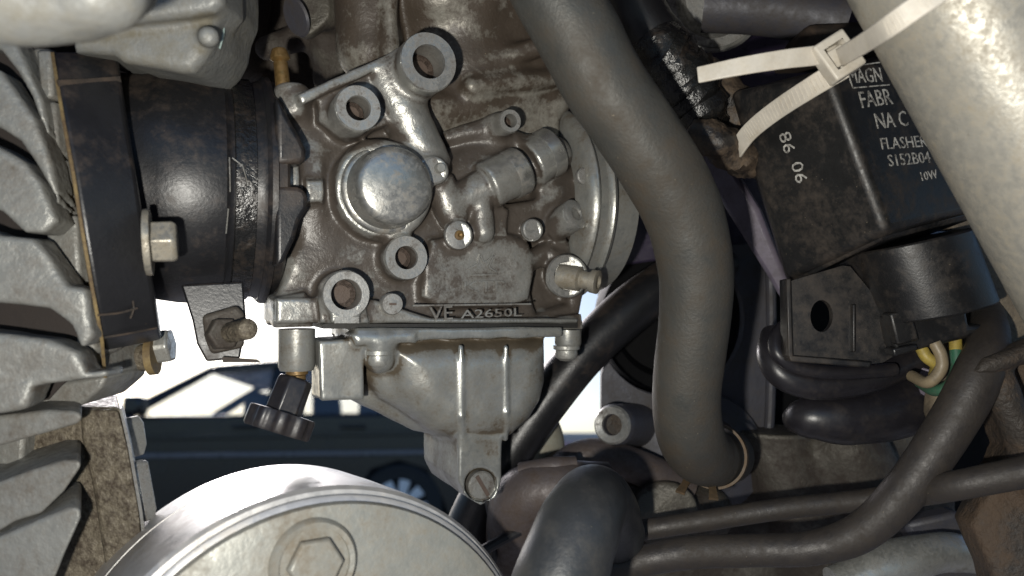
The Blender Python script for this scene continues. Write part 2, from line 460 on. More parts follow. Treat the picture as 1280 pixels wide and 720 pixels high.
            qd = np.where(up[:, None], qd, qd[:, ::-1])
            faces.append(qd[(qd >= 0).all(1)])
        F = np.vstack(faces)
        # curvature at the surface: > 0 on edges, < 0 in corners and crevices
        def samp(p):
            g = (p - s.lo) / s.h; i = np.clip(np.floor(g).astype(int), 0, np.array(v.shape) - 2); f = g - i; r = 0
            for (a, b, c) in offs:
                wgt = np.abs(1 - a - f[:, 0]) * np.abs(1 - b - f[:, 1]) * np.abs(1 - c - f[:, 2])
                r = r + wgt * v[i[:, 0] + a, i[:, 1] + b, i[:, 2] + c]
            return r
        e = s.h * .7
        G = np.stack([samp(P + np.eye(3)[i] * e) - samp(P - np.eye(3)[i] * e) for i in range(3)], 1)
        G /= np.maximum(np.linalg.norm(G, axis=1, keepdims=True), 1e-9)
        cu = np.clip(samp(P + G * cs) , -cs * 2, cs * 2) / cs - 1
        c2 = 1 + np.clip(samp(P - G * cs), -cs * 2, cs * 2) / cs
        cav = np.clip(samp(P + G * cs * 3.6), -.02, cs * 3.6) / (cs * 3.6) - 1
        cur = np.clip((cu + c2) * 1.5 + cav * cavity + (0 if raised is None else raised(P)), -1.5, 1.5)
        return P, F, cur

# ------------------------------------------------------------------ lettering
def text_geo(txt, extrude=0.0, res=2):
    cu = bpy.data.curves.new('lettering', 'FONT'); cu.body = txt; cu.size = 1; cu.extrude = extrude; cu.resolution_u = res
    ob = bpy.data.objects.new('lettering', cu); COL.objects.link(ob)
    dg = bpy.context.evaluated_depsgraph_get()
    me = bpy.data.meshes.new_from_object(ob.evaluated_get(dg))
    v = np.array([x.co[:] for x in me.vertices]); f = [tuple(p.vertices) for p in me.polygons]
    bpy.data.objects.remove(ob); bpy.data.curves.remove(cu); bpy.data.meshes.remove(me)
    return v, f
def lettering(plane, txt, p0, p1, hpx, off, depth, mb=None, cap=None):
    """put txt on a plane with its baseline from pixel p0 to p1"""
    mb = mb or MB()
    v, f = text_geo(txt, .5)
    a = plane(*p0, off); b = plane(*p1, off)
    ux = unit(b - a); uy = np.cross(plane.n, ux)
    wd = np.linalg.norm(b - a); x0, x1 = v[:, 0].min(), v[:, 0].max(); y1 = v[:, 1].max()
    hh = hpx * a[1] / FPX
    q = a + np.outer((v[:, 0] - x0) / (x1 - x0) * wd, ux) + np.outer(v[:, 1] / y1 * hh, uy) + np.outer(v[:, 2] * depth, plane.n)
    return mb.add(q, f)

# ================================================================== the place beyond: yard, wall, parked car
g = MB(); g.add([(-400, -400, 0), (400, -400, 0), (400, 400, 0), (-400, 400, 0)], [(0, 1, 2, 3)])
single('ground', g, M['ground'], None, None, (0, 0, 0), kind='structure', world=True, smooth=False)
WY = 16.0
wb = thing('yard_wall', 'long white rendered wall with a pink band behind the parked car', 'wall', (0, WY, 0), world=True)
b = MB(); b.box((0, WY, .65), (30, 0, 0), (0, 0, .65), (0, .12, 0)); part('wall_face', b, M['wall'], wb, smooth=False)
b = MB(); b.box((0, WY - .13, 1.1), (30, 0, 0), (0, 0, .10), (0, .02, 0)); part('band', b, M['pink'], wb, smooth=False)
b = MB(); b.box((0, WY, 1.34), (30, 0, 0), (0, 0, .04), (0, .2, 0)); part('coping', b, M['wall'], wb, smooth=False)

CY, CW = 5.55, 1.66            # near side of the car, its width
car = thing('parked_car', 'black hatchback parked sideways in the yard beyond the engine', 'car', (-2.0, CY + CW / 2, 0), world=True)
def prof(pts, y): return [V(x, y, z) for x, z in pts]
def loft(name, sections, m, parent, bevel=.03):
    mb = MB(); mb.rings(sections); return part(name, mb, m, parent, bevel=bevel, seg=3, ang=40)
body = [(-4.05, .32), (-4.12, .55), (-3.95, .74), (-3.1, .93), (-2.75, .97), (-.2, 1.0), (.12, .93), (.16, .5), (.08, .28), (-.45, .22),
        (-.50, .36), (-.62, .56), (-.81, .62), (-1.0, .56), (-1.12, .36), (-1.17, .22), (-2.95, .22), (-3.0, .36), (-3.12, .56), (-3.31, .62), (-3.5, .56), (-3.62, .36), (-3.68, .22)]
bi = [(x * .985 - .03, z) for x, z in body]
loft('body', [prof(bi, CY + .05), prof(body, CY + .12), prof(body, CY + CW - .12), prof(bi, CY + CW - .05)], M['car_paint'], car)
loft('roof', [prof([(-2.3, 1.34), (-1.6, 1.42), (-.7, 1.37), (-.7, 1.34), (-1.6, 1.37), (-2.25, 1.31)], CY + .2), prof([(-2.4, 1.34), (-1.6, 1.47), (-.6, 1.40), (-.6, 1.37), (-1.6, 1.42), (-2.35, 1.31)], CY + .4),
     prof([(-2.4, 1.34), (-1.6, 1.47), (-.6, 1.40), (-.6, 1.37), (-1.6, 1.42), (-2.35, 1.31)], CY + CW - .4), prof([(-2.3, 1.34), (-1.6, 1.42), (-.7, 1.37), (-.7, 1.34), (-1.6, 1.37), (-2.25, 1.31)], CY + CW - .2)], M['car_paint'], car, .01)
gm = bpy.data.materials.new('tinted car glass'); gm.use_nodes = True
gt = gm.node_tree; gt.nodes.clear()
o_ = gt.nodes.new('ShaderNodeOutputMaterial'); mx = gt.nodes.new('ShaderNodeMixShader'); tr = gt.nodes.new('ShaderNodeBsdfTransparent'); gs = gt.nodes.new('ShaderNodeBsdfGlossy')
tr.inputs[0].default_value = (.90, .91, .92, 1); gs.inputs['Roughness'].default_value = .03; mx.inputs[0].default_value = .10
gt.links.new(tr.outputs[0], mx.inputs[1]); gt.links.new(gs.outputs[0], mx.inputs[2]); gt.links.new(mx.outputs[0], o_.inputs[0])
for y0, yi, sg in ((CY + .10, .12, 1), (CY + CW - .10, -.12, -1)):
    lean = lambda x, z, dy=0: V(x, y0 + (z - .94) * .28 * sg + dy, z)
    for pts in ([(-3.05, .95), (-2.35, 1.36), (-2.25, 1.36), (-2.88, .95)], [(-1.86, .95), (-1.86, 1.40), (-1.62, 1.40), (-1.58, .95)], [(-.98, .95), (-1.02, 1.38), (-.66, 1.37), (-.12, .95), (-.35, .95)],
                [(-2.35, 1.30), (-1.86, 1.36), (-1.0, 1.33), (-.7, 1.30), (-.66, 1.37), (-1.6, 1.43), (-2.3, 1.37)]):
        b = MB(); b.prism([lean(x, z) for x, z in pts], (0, .06 * sg, 0)); part('pillar', b, M['car_paint'], car, bevel=.008)
    for pts in ([(-2.86, .98), (-2.28, 1.32), (-1.86, 1.36), (-1.86, .98)], [(-1.60, .98), (-1.62, 1.36), (-1.02, 1.34), (-.98, .98)]):
        b = MB(); b.prism([lean(x, z, .02 * sg) for x, z in pts], (0, .006 * sg, 0)); part('window', b, gm, car)
for pts in ([(-3.05, .95), (-2.35, 1.36)], [(-.12, .97), (-.66, 1.38)]):
    b = MB(); b.prism([V(pts[0][0], CY + .18, pts[0][1]), V(pts[1][0], CY + .3, pts[1][1]), V(pts[1][0], CY + CW - .3, pts[1][1]), V(pts[0][0], CY + CW - .18, pts[0][1])], (.008, 0, .004)); part('windscreen', b, gm, car)
for x in (-2.0, -1.1):
    b = MB(); b.box((x, CY + CW / 2, .95), (.10, 0, 0), (0, 0, .22), (0, .55, 0)); part('seat', b, M['car_black'], car, bevel=.05)
b = MB(); b.prism([V(x, CY + .04, z) for x, z in [(-3.9, .68), (-.0, .73), (-.0, .69), (-3.9, .64)]], (0, .06, 0)); part('side_moulding', b, M['lamp'], car, bevel=.01)
b = MB(); b.prism([V(x, CY + .03, z) for x, z in [(-3.2, .81), (-.2, .87), (-.2, .835), (-3.2, .775)]], (0, .06, 0)); part('crease', b, M['car_paint'], car, bevel=.006)
for x in (-1.98, -1.18):
    b = MB(); b.box((x, CY + .02, .89), (.09, 0, 0), (0, 0, .015), (0, .02, 0)); part('door_handle', b, M['car_paint'], car, bevel=.01)
b = MB(); b.box((-2.75, CY - .06, 1.03), (.07, 0, 0), (0, 0, .07), (0, .08, 0)); part('mirror', b, M['car_paint'], car, bevel=.03)
b = MB(); b.box((-3.98, CY + .2, .68), (.07, 0, 0), (0, 0, .07), (0, .13, 0)); part('headlight', b, M['alloy'], car, bevel=.02)
b = MB(); b.box((.11, CY + .2, .78), (.05, 0, 0), (0, 0, .12), (0, .1, 0)); part('tail_light', b, M['car_black'], car, bevel=.02)
for wx in (-.81, -3.31):
    for wy, sg in ((CY + .02, 1), (CY + CW - .02, -1)):
        c = V(wx, wy, .31)
        b = MB(); b.lathe(c, (0, sg, 0), [(.20, 0), (.28, -.005), (.31, .03), (.31, .17), (.28, .2), (.2, .2)], 32, cap=False); wh = part('wheel', b, M['tyre'], car)
        b = MB(); b.lathe(c, (0, sg, 0), [(.215, .0), (.215, .03), (.18, .06), (.0, .07)], 28, cap=False); part('rim', b, M['car_black'], wh)
        b = MB()
        for k in range(9):
            a = 2 * math.pi * k / 9; r = V(math.cos(a), 0, math.sin(a)); t = V(-math.sin(a), 0, math.cos(a))
            b.prism([c + r * .03 - t * .022, c + r * .21 - t * .042, c + r * .21 + t * .042, c + r * .03 + t * .022], (0, sg * .03, 0))
        b.lathe(c, (0, sg, 0), [(.0, -.01), (.05, -.01), (.05, .02)], 16)
        part('spokes', b, M['alloy'], wh, bevel=.006)

# ================================================================== behind the carburettor: engine and frame
# brown engine casting filling the top left behind the carburettor
F = Field(W(30, 190, .30) * V(1, 0, 1) + V(0, .262, 0) - V(.01, 0, 0), W(520, -40, .33) * V(1, 0, 1) + V(.02, .345, .01), .0011)
F.poly([W(x, y, .305) for x, y in [(50, -60), (700, -60), (700, 150), (430, 150), (395, 130), (330, 112), (268, 125), (60, 130)]], V(0, -1, 0), .03, .004)
F.cone(W(300, -40, .292), W(300, 80, .30), mm(40, .29), mm(30, .29), .006)
F.cyl(W(371, 21, .262), W(470, -6, .285), mm(27, .262), .002, .004)
F.cone(W(335, 60, .285), W(375, 45, .285), mm(14, .285), mm(16, .285), .004)
F.cone(W(420, -20, .285), W(430, 90, .295), mm(55, .285), mm(40, .285), .008)
F.noise(.0006, 260, 3)
eb = thing('engine_casting', 'grimy brown engine casting behind the carburettor at the top', 'engine casting', W(360, 60, .30))
part('casting', F.mesh(.003), M['engine_back'], eb, ang=180)
b = MB(); b.lathe(W(371, 21, .2617), unit(W(371, 21, .262) - W(470, -6, .285)), [(0, .0008), (mm(23, .262), .0008), (mm(25, .262), 0)], 32); part('end_disc', b, M['plate'], eb)

# black box of the air intake filling the back, right of the carburettor
ab = thing('air_box', 'black air box with a round rubber mouth behind the thick hose', 'air box', W(880, 420, .36))
b = MB(); b.prism([W(x, y, .385) for x, y in [(740, 250), (1330, 200), (1330, 760), (905, 760), (905, 600), (760, 560), (756, 380)]], (0, .03, 0)); part('box', b, M['dark'], ab, bevel=.003)
b = MB(); b.lathe(W(838, 400, .375), (0, 1, 0), [(mm(70, .36), .004), (mm(76, .36), -.002), (mm(92, .36), -.004), (mm(96, .36), .002), (mm(96, .36), .012)], 48, cap=False); part('mouth', b, M['dark'], ab)
# plate with the round opening
pts = [(958, 300), (962, 420), (956, 560), (930, 600), (850, 600), (792, 575), (752, 560), (752, 470), (758, 440)]
hole = [(838 + 92 * math.cos(a), 398 + 98 * math.sin(a)) for a in np.linspace(R(150), R(-62), 26)]
fp = thing('frame_plate', 'dull black frame plate with a round opening and a protruding nut', 'bracket', W(900, 500, .335))
b = MB(); b.prism([W(x, y, .335) for x, y in pts + hole], (0, .006, 0)); part('plate', b, M['plate'], fp, bevel=.001)
b = MB(); b.sweep([W(962, 300, .334), W(964, 430, .334), W(958, 560, .334), W(930, 602, .334)], .0022, 10); part('folded_edge', b, M['plate'], fp)
nut = W(766, 531, .312); nb = unit(W(800, 532, .34) - nut)
b = MB(); b.lathe(nut, nb, [(mm(13, .312), .004), (mm(13, .312), 0), (mm(23, .312), -.001), (mm(26, .312), .001), (mm(26, .312), .005), (mm(30, .312), .03)], 30, cap=False); n_ = part('nut', b, M['plate'], fp)
b = MB(); b.lathe(nut, nb, [(mm(13, .312), .003), (mm(13.5, .312), -.0012), (mm(22, .312), -.0018), (mm(24.5, .312), -.0006), (mm(24, .312), .001)], 30, cap=False); part('nut_face', b, M['rim'], n_)
b = MB(); b.lathe(nut + nb * .0035, nb, [(0, 0), (mm(13.5, .312), 0), (mm(13.5, .312), .003)], 20); part('stud_end', b, M['rust_frame'], n_)
b = MB(); b.lathe(W(880, 572, .327), (0, 1, 0), [(mm(42, .327), .006), (mm(52, .327), .0), (mm(78, .327), .003), (mm(80, .327), .008)], 40); part('pressed_ring', b, M['plate'], fp)

# purple fairing plastic seen through the gaps
pf = thing('fairing_panel', 'purple fairing panel glimpsed between the carburettor and the hose', 'fairing panel', W(760, 150, .345))
part('panel', MB().prism([W(x, y, .345) for x, y in [(640, 60), (760, -60), (1150, -60), (1150, 110), (1010, 300), (790, 330), (690, 330), (670, 170)]], (0, .003, 0)), M['purple'], pf, bevel=.001)
# unseen slab added over the engine to block sky light, where the tank would be
b = MB(); b.rings([[V(x, y, z) for x, z in ((-.34, .10), (-.30, .135), (0, .15), (.30, .14), (.36, .10), (.36, .106), (.30, .146), (0, .156), (-.30, .141), (-.34, .106))] for y in (.13, .20, .35, .50)])
part('sky_blocker', b, M['purple'], pf, bevel=.001)
b = MB(); b.prism([W(850, 165, .292), W(893, 172, .286), W(948, 262, .286), (W(992, 372, .286)), W(985, 392, .29), W(958, 345, .29), W(905, 260, .292)], (.004, .006, 0))
single('plastic_strip', b, M['lilac'], 'daylight tinted lilac plastic strip running down between hose and relay', 'plastic strip', W(920, 270, .29), bevel=.002)  # strip carries its violet daylight tint as colour

# pale upright pipe and the white gap beyond, bottom centre
b = MB(); b.sweep([W(662, 470, .34), W(668, 520, .34), W(672, 560, .34), W(668, 640, .345)], [mm(28, .34), mm(28, .34), mm(34, .34), mm(40, .34)], 24)
single('frame_downtube', b, M['pale_pipe'], 'pale upright pipe behind the bottom of the float bowl', 'pipe', W(668, 560, .34))

# lower right engine mass
F = Field(V(-.012, .30, -.155), V(.245, .38, -.062), .0013)
F.poly([W(x, y, .335) for x, y in [(640, 650), (720, 600), (790, 585), (870, 600), (960, 560), (1080, 540), (1200, 520), (1200, 800), (640, 800)]], V(0, -1, 0), .03, .006, .006)
F.cone(W(700, 600, .33), W(880, 640, .325), mm(38, .33), mm(34, .33), .006)
F.cyl(W(830, 640, .30), W(836, 640, .34), mm(40, .31), .003, .004)
F.cone(W(960, 520, .33), W(1000, 640, .33), mm(40, .33), mm(46, .33), .01)
F.cone(W(1060, 560, .325), W(1090, 640, .325), mm(46, .33), mm(50, .33), .01)
F.noise(.0007, 180, 5)
single('gearbox_casting', F.mesh(.003), M['engine_back'], 'grimy brown gearbox casting behind the cables at lower right', 'engine casting', W(900, 650, .34), ang=180)

# dusty frame members on the right
F = Field(W(1170, 760, .262) * V(1, 0, 1) + V(-.01, .20, -.005), W(1330, 255, .262) * V(1, 0, 1) + V(.012, .275, .01), .0010)
F.poly([W(x, y, .262) for x, y in [(1190, 250), (1350, 250), (1350, 480), (1215, 480), (1180, 560), (1165, 520), (1180, 440)]], V(0, -1, 0), .008, .002)
F.noise(.0004, 220, 8)
single('frame_gusset', F.mesh(.002), M['dust_frame'], 'flat dust covered frame gusset between relay and silver tube', 'frame gusset', W(1250, 400, .262), ang=180)
F = Field(W(1160, 780, .25) * V(1, 0, 1) + V(-.01, .19, -.005), W(1350, 415, .25) * V(1, 0, 1) + V(.012, .285, .01), .0010)
F.poly([W(x, y, .228) for x, y in [(1220, 466), (1236, 446), (1290, 424), (1350, 405), (1350, 446), (1290, 452), (1246, 468)]], unit(V(-.2, -1, .2)), .012, .003, .003)
F.poly([W(x, y, .242) for x, y in [(1232, 470), (1350, 430), (1350, 800), (1262, 800), (1240, 720), (1216, 660), (1240, 610), (1268, 560)]], unit(V(-.25, -1, .1)), .02, .003, .003)
F.cone(W(1250, 480, .236), W(1300, 600, .24), mm(18, .236), mm(26, .24), .004)
F.noise(.0006, 240, 9)
single('rusty_bracket', F.mesh(.002), M['rust_frame'], 'muddy rust streaked bracket below the silver tube at the right edge', 'bracket', W(1260, 600, .242), ang=180)
b = MB(); b.prism([W(1138, 455, .268), W(1190, 470, .262), W(1195, 560, .268), W(1168, 590, .272), W(1160, 520, .272)], (.002, .004, 0))
single('wiring_bracket', b, M['lilac'], 'small slate coloured tab hanging below the relay wires', 'bracket', W(1165, 520, .268), bevel=.0008)
b = MB(); b.sweep([W(1045, 735, .262), W(1110, 708, .265), W(1180, 690, .27), W(1240, 700, .275)], [mm(26, .262), mm(30, .265), mm(24, .27), mm(20, .275)], 20, wob=.02)
single('linkage_rod', b, M['steel'], 'dull silver rod lying under the thick brown cable at the bottom edge', 'rod', W(1110, 710, .265))
b = MB(); b.prism([W(1130, 655, .29), W(1200, 640, .285), W(1260, 690, .285), W(1260, 770, .285), W(1190, 770, .29)], (.0, .01, 0))
single('side_cover', b, M['plate'], 'black cover edge in the lower right corner behind the cables', 'cover', W(1200, 700, .29), bevel=.002)

# ------------------------------------------------------------------ top right: pipe, disc, harness
b = MB(); b.sweep([W(880, 6, .285), W(960, 10, .28), W(1060, 26, .272)], [mm(34, .28)] * 3, 28)
single('dark_pipe', b, M['plate'], 'dark grey pipe at the top edge above the relay', 'pipe', W(960, 10, .28))
ds = W(893, -2, .292); dax = unit(V(-.45, -.6, -.55))
dd = thing('metal_cup', 'dirty pale metal cup at the top edge beside the wiring loom', 'metal cup', ds)
b = MB(); b.lathe(ds, dax, [(mm(62, .29), -.012), (mm(62, .29), .002), (mm(58, .29), .004), (mm(46, .29), .004), (mm(40, .29), -.002), (0, -.003)], 44); part('cup', b, M['rim'], dd)
b = MB(); b.lathe(ds, dax, [(mm(63, .29), .0025), (mm(65, .29), .004), (mm(61, .29), .0055), (mm(58, .29), .0045)], 44, cap=False); part('lip', b, M['steel'], dd)
b = MB(); b.prism([W(1010, 28, .262), W(1110, 22, .262), W(1120, 70, .262), (W(985, 75, .262))], (0, .02, 0))
single('relay_mount', b, M['rubber_brown'], 'black rubber mount above the relay, beside the silver tube', 'rubber mount', W(1060, 50, .262), bevel=.003, seg=3)

wh_ = thing('wiring_loom', 'wiring loom wrapped in shiny black and dusty brown tape', 'wiring loom', W(840, 90, .262))
b = MB(); b.sweep([W(775, -40, .265), W(800, 20, .262), W(826, 62, .262), W(842, 84, .262)], [mm(36, .262), mm(36, .262), mm(37, .262), mm(34, .262)], 24, wob=.015); part('sleeve', b, M['rubber'], wh_)
b = MB()
random.seed(3)
pp = [W(818, 50, .258), W(840, 84, .256), W(858, 112, .256), W(874, 138, .258), W(888, 158, .262)]
b.sweep(pp, [mm(36, .256), mm(40, .256), mm(39, .256), mm(34, .256), mm(24, .256)], 30, wob=.05, rate=8); part('black_tape', b, M['tape'], wh_)
for i, (x, y, a, r) in enumerate([(832, 72, 40, 40), (848, 96, 30, 41), (862, 118, 46, 39), (874, 138, 34, 35)]):
    b = MB(); c = W(x, y, .2555); ax = unit(V(math.sin(R(a + 10)), .1, -math.cos(R(a + 10))))
    u_, v_ = frame(ax); ring = [c + u_ * mm(r, .2555) * math.cos(t) + v_ * mm(r, .2555) * math.sin(t) + ax * .0011 * math.sin(2 * t + i) for t in np.linspace(0, 2 * math.pi, 26)]
    b.strap(ring, .0038, .0007, ax, rate=2); part('tape_fold', b, M['tape'], wh_)
b = MB(); b.sweep([W(868, 84, .270), W(900, 120, .268), W(928, 160, .27), W(945, 205, .272)], [mm(26, .27), mm(32, .27), mm(30, .27), mm(20, .27)], 26, wob=.07, rate=8); part('brown_tape', b, M['tape_brown'], wh_)
b = MB(); b.sweep([W(862, 158, .250), W(895, 176, .25), W(925, 196, .256), W(950, 212, .262)], [mm(14, .25), mm(24, .25), mm(24, .255), mm(14, .26)], 24, wob=.09, rate=8); part('tape_end', b, M['tape_brown'], wh_)

# ------------------------------------------------------------------ lower right: rubber loops and cables
b = MB(); b.sweep([W(1118, 462, .262), W(1050, 466, .258), W(1000, 460, .256), W(972, 442, .256), W(972, 418, .26), W(990, 400, .265)], [mm(9, .26)] * 6, 14)
single('moulded_lip', b, M['loop'], 'thin black rubber lip curling round the foot of the relay bracket', 'rubber lip', W(1000, 460, .256))
b = MB(); b.sweep([W(1150, 448, .272), W(1080, 476, .266), W(1020, 482, .262), W(980, 470, .262), W(964, 446, .266), W(968, 420, .275)], [mm(18, .262)] * 6, 18)
single('rubber_loop', b, M['loop'], 'black rubber loop just outside the thin lip under the relay', 'rubber loop', W(1020, 482, .262))
b = MB(); b.sweep([W(1190, 488, .285), W(1120, 512, .278), W(1060, 524, .272), W(1012, 522, .272), W(992, 524, .280)], [mm(34, .28), mm(36, .278), mm(32, .272), mm(26, .272), mm(16, .28)], 24)
single('bellows_hose', b, M['loop'], 'fat black rubber hose end below the rubber loop', 'hose', W(1060, 524, .272))
b = MB(); b.sweep([W(700, 672, .285), W(790, 664, .275), W(860, 654, .27), W(977, 636, .265), W(1054, 628, .262), W(1113, 622, .256), W(1190, 608, .230), W(1310, 584, .218)], [mm(13, .27)] * 5 + [mm(15, .26), mm(18, .232), mm(20, .22)], 18)
single('upper_cable', b, M['cable'], 'thin black cable crossing behind the thick brown one at lower right', 'cable', W(977, 636, .265))
b = MB(); b.sweep([W(740, 722, .262), W(790, 704, .26), W(860, 691, .258), W(940, 688, .254), W(1015, 685, .248), W(1078, 664, .243), W(1132, 612, .24), W(1185, 537, .238), (W(1222, 470, .238)), W(1236, 425, .245), W(1232, 380, .27)],
                  [mm(18, .26), mm(19, .26), mm(20, .258), mm(20, .254), mm(21, .248), mm(24, .243), mm(26, .24), mm(28, .238), mm(29, .238), mm(24, .245), mm(18, .26)], 22)
single('thick_cable', b, M['cable'], 'thick brown dusty cable bending up towards the relay at lower right', 'cable', W(1132, 612, .24))

# ------------------------------------------------------------------ black hose crossing behind the float bowl, rusty elbow, grey hose
b = MB(); b.sweep([W(905, 330, .345), W(850, 345, .325), W(790, 385, .315), W(735, 436, .31), (W(690, 490, .308)), W(640, 560, .306), W(590, 650, .305), W(560, 740, .305)], [mm(30, .32)] * 3 + [mm(29, .31)] * 5, 24)
single('diagonal_hose', b, M['rubber'], 'black hose running diagonally down behind the float bowl', 'hose', W(735, 436, .31))
rp = thing('rusty_elbow', 'rust tinged pipe elbow behind the foreground grey hose', 'pipe', W(690, 610, .285))
b = MB(); b.sweep([W(640, 700, .31), W(645, 650, .292), W(655, 622, .287), W(690, 612, .284), W(760, 612, .286)], [mm(34, .3), mm(37, .29), mm(38, .287), mm(36, .284), mm(34, .286)], 26); part('elbow', b, M['rust_pipe'], rp)
b = MB(); b.sweep([W(650, 590, .285), W(690, 584, .283), W(720, 580, .284)], [mm(12, .285), mm(13, .284), mm(10, .284)], 14); part('weld_seam', b, M['rust_pipe'], rp)
b = MB(); b.sweep([W(690, 610, .315), W(715, 578, .315), W(750, 570, .315), W(800, 585, .315), W(860, 612, .318)], [mm(22, .315)] * 5, 20)
single('arched_pipe', b, M['rust_pipe'], 'dark arched pipe rising over the rusty elbow', 'pipe', W(750, 570, .315))
b = MB(); b.sweep([W(770, 668, .262), W(758, 640, .248), W(744, 626, .228), W(732, 640, .212), W(718, 672, .204), (W(696, 740, .198)), W(680, 800, .196)],
                  [mm(38, .25), mm(42, .24), mm(45, .225), mm(49, .212), mm(54, .204), mm(60, .198), mm(62, .196)], 36, rate=8)
single('foreground_hose', b, M['grey_hose'], 'smooth grey rubber hose bending towards the viewer at bottom centre', 'hose', W(718, 680, .204))
for (p, lab, nm) in (([(560, 640, .285), (590, 650, .29), (620, 640, .3)], None, None),):
    pass
b = MB(); b.sweep([W(560, 712, .27), W(600, 690, .275), W(640, 668, .28), W(680, 650, .285)], [mm(7, .27)] * 4, 10)
single('thin_hose', b, M['rubber'], 'thin black tube passing under the drain lug at bottom centre', 'tube', W(600, 690, .275))
b = MB(); b.sweep([W(612, 625, .29), W(617, 660, .29), W(612, 720, .29)], [mm(7, .29)] * 3, 10)
single('drain_tube', b, M['rubber'], 'narrow black tube hanging straight down beside the drain lug', 'tube', W(614, 660, .29))

# ------------------------------------------------------------------ the thick hose in front of the carburettor, and its clamp
b = MB()
hp = [(672, -50, .202, 53), (698, 0, .203, 53), (726, 50, .204, 53), (752, 100, .206, 52), (786, 150, .209, 51), (820, 202, .213, 51), (846, 248, .217, 50), (861, 290, .220, 48), (870, 345, .224, 46), (868, 400, .228, 44),
      (862, 450, .232, 43), (858, 495, .236, 42), (861, 535, .242, 42), (872, 562, .252, 40), (890, 572, .268, 36), (908, 570, .295, 34)]
b.sweep([W(x, y, d) for x, y, d, r in hp], [mm(r, d) for x, y, d, r in hp], 48, rate=6, wob=.004)
single('breather_hose', b, M['hose'], 'thick dusty grey breather hose sweeping down in front of the carburettor', 'hose', W(820, 202, .213), ang=180)
cl = thing('spring_clamp', 'rusty brown spring clamp on the lower end of the thick hose', 'hose clamp', W(890, 570, .275))
cc = W(893, 570, .268); cax = unit(W(930, 572, .32) - W(878, 566, .25))
u_, v_ = frame(cax); rr = mm(39, .268)
b = MB(); b.strap([cc + u_ * rr * math.cos(a) + v_ * rr * math.sin(a) for a in np.linspace(0, 2 * math.pi, 40)], .0035, .0009, cax, rate=2); part('band', b, M['clamp'], cl)
for (x, y, tx, ty) in ((862, 596, 850, 616), (889, 598, 892, 624)):
    b = MB(); b.strap([W(x, y, .262), W((x + tx) / 2, (y + ty) / 2, .258), W(tx, ty, .254)], [.0028, .0024, .0032], .0009, V(1, 0, 0), rate=4); part('tab', b, M['clamp'], cl)

# ------------------------------------------------------------------ frame tube, top right
a0, a1 = W(1045 + 108, -160 - 66 + 105, .176), W(1306 + 60, 216 + 108, .196)
ftd = unit(W(1309, 216, .185) - W(1144, -59, .185))
fc = W(1256, 80, .186)
b = MB(); pth = [fc + ftd * t + V(0, .004 * t / .06, 0) for t in np.linspace(-.09, .14, 14)]
b.sweep(pth, mm(117, .186), 64, rate=2)
single('frame_tube', b, M['tube'], 'big silver painted frame tube across the top right corner', 'frame tube', fc, ang=180)

# ================================================================== left: finned cylinder, castings, inlet rubber
def h_at(px, r):
    k = (px - 640) / FPX; p = AXP + CN * r
    return (k * p[1] - p[0]) / (AX[0] - k * AX[1])
cyl = thing('finned_cylinder', 'silver finned engine cylinder left of the black inlet rubber', 'engine cylinder', W(20, 250, .205))
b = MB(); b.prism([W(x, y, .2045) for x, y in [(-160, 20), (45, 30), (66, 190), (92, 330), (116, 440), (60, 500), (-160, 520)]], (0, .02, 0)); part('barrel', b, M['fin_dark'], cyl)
b = MB(); b.prism([W(x, y, .203) for x, y in [(38, 58), (63, 60), (78, 190), (90, 270), (105, 370), (124, 470), (112, 474), (100, 440), (92, 433), (97, 405), (84, 360), (78, 352), (60, 300), (74, 275), (64, 232), (56, 195), (52, 130), (44, 90)]], (.004, .03, 0))
part('base_flange', b, M['fin'], cyl, bevel=.0016, seg=3)
for (pts) in ([(44, 62), (62, 62), (65, 122), (50, 124)], [(51, 128), (68, 126), (72, 192), (58, 196)], [(60, 200), (75, 197), (82, 268), (74, 270)],
              [(56, 292), (76, 272), (94, 268), (100, 354), (79, 358)]):
    b = MB(); b.prism([W(x, y, .1995) for x, y in pts], (.002, .012, 0)); part('flange_pad', b, M['fin'], cyl, bevel=.0009)
fins = [
    ([(-140, -30), (0, 36), (17, 47), (37, 97), (48, 121), (62, 192), (47, 152), (37, 118), (20, 87), (0, 62), (-140, 0)], .194),
    ([(-140, 20), (0, 88), (23, 122), (40, 147), (58, 197), (72, 268), (62, 240), (40, 200), (23, 174), (0, 158), (-140, 110)], .190),
    ([(-140, 120), (0, 184), (27, 200), (47, 227), (66, 275), (50, 291), (28, 290), (0, 263), (-140, 220)], .187),
    ([(-140, 240), (0, 294), (40, 298), (60, 322), (80, 358), (102, 362), (112, 420), (98, 434), (84, 408), (60, 386), (0, 379), (-140, 370)], .186),
    ([(-140, 400), (0, 416), (60, 426), (92, 442), (104, 466), (128, 462), (131, 474), (40, 484), (30, 510), (0, 516), (-140, 520)], .186)]
for pts, d in fins:
    q = np.array([W(x, y, d) for x, y in pts]); FF = Field(q.min(0) - .004, q.max(0) + V(.006, .016, .006), .0009)
    FF.poly(q, V(.12, -1, 0), .011, .0011, .001); FF.noise(.00018, 200, int(d * 1e4)); part('fin', FF.mesh(.002), M['fin'], cyl, ang=180)
b = MB(); b.prism([W(x, y, .2005) for x, y in [(95, 415), (116, 408), (118, 440), (100, 448)]], (.003, .01, 0)); part('stud_boss', b, M['fin'], cyl, bevel=.001)

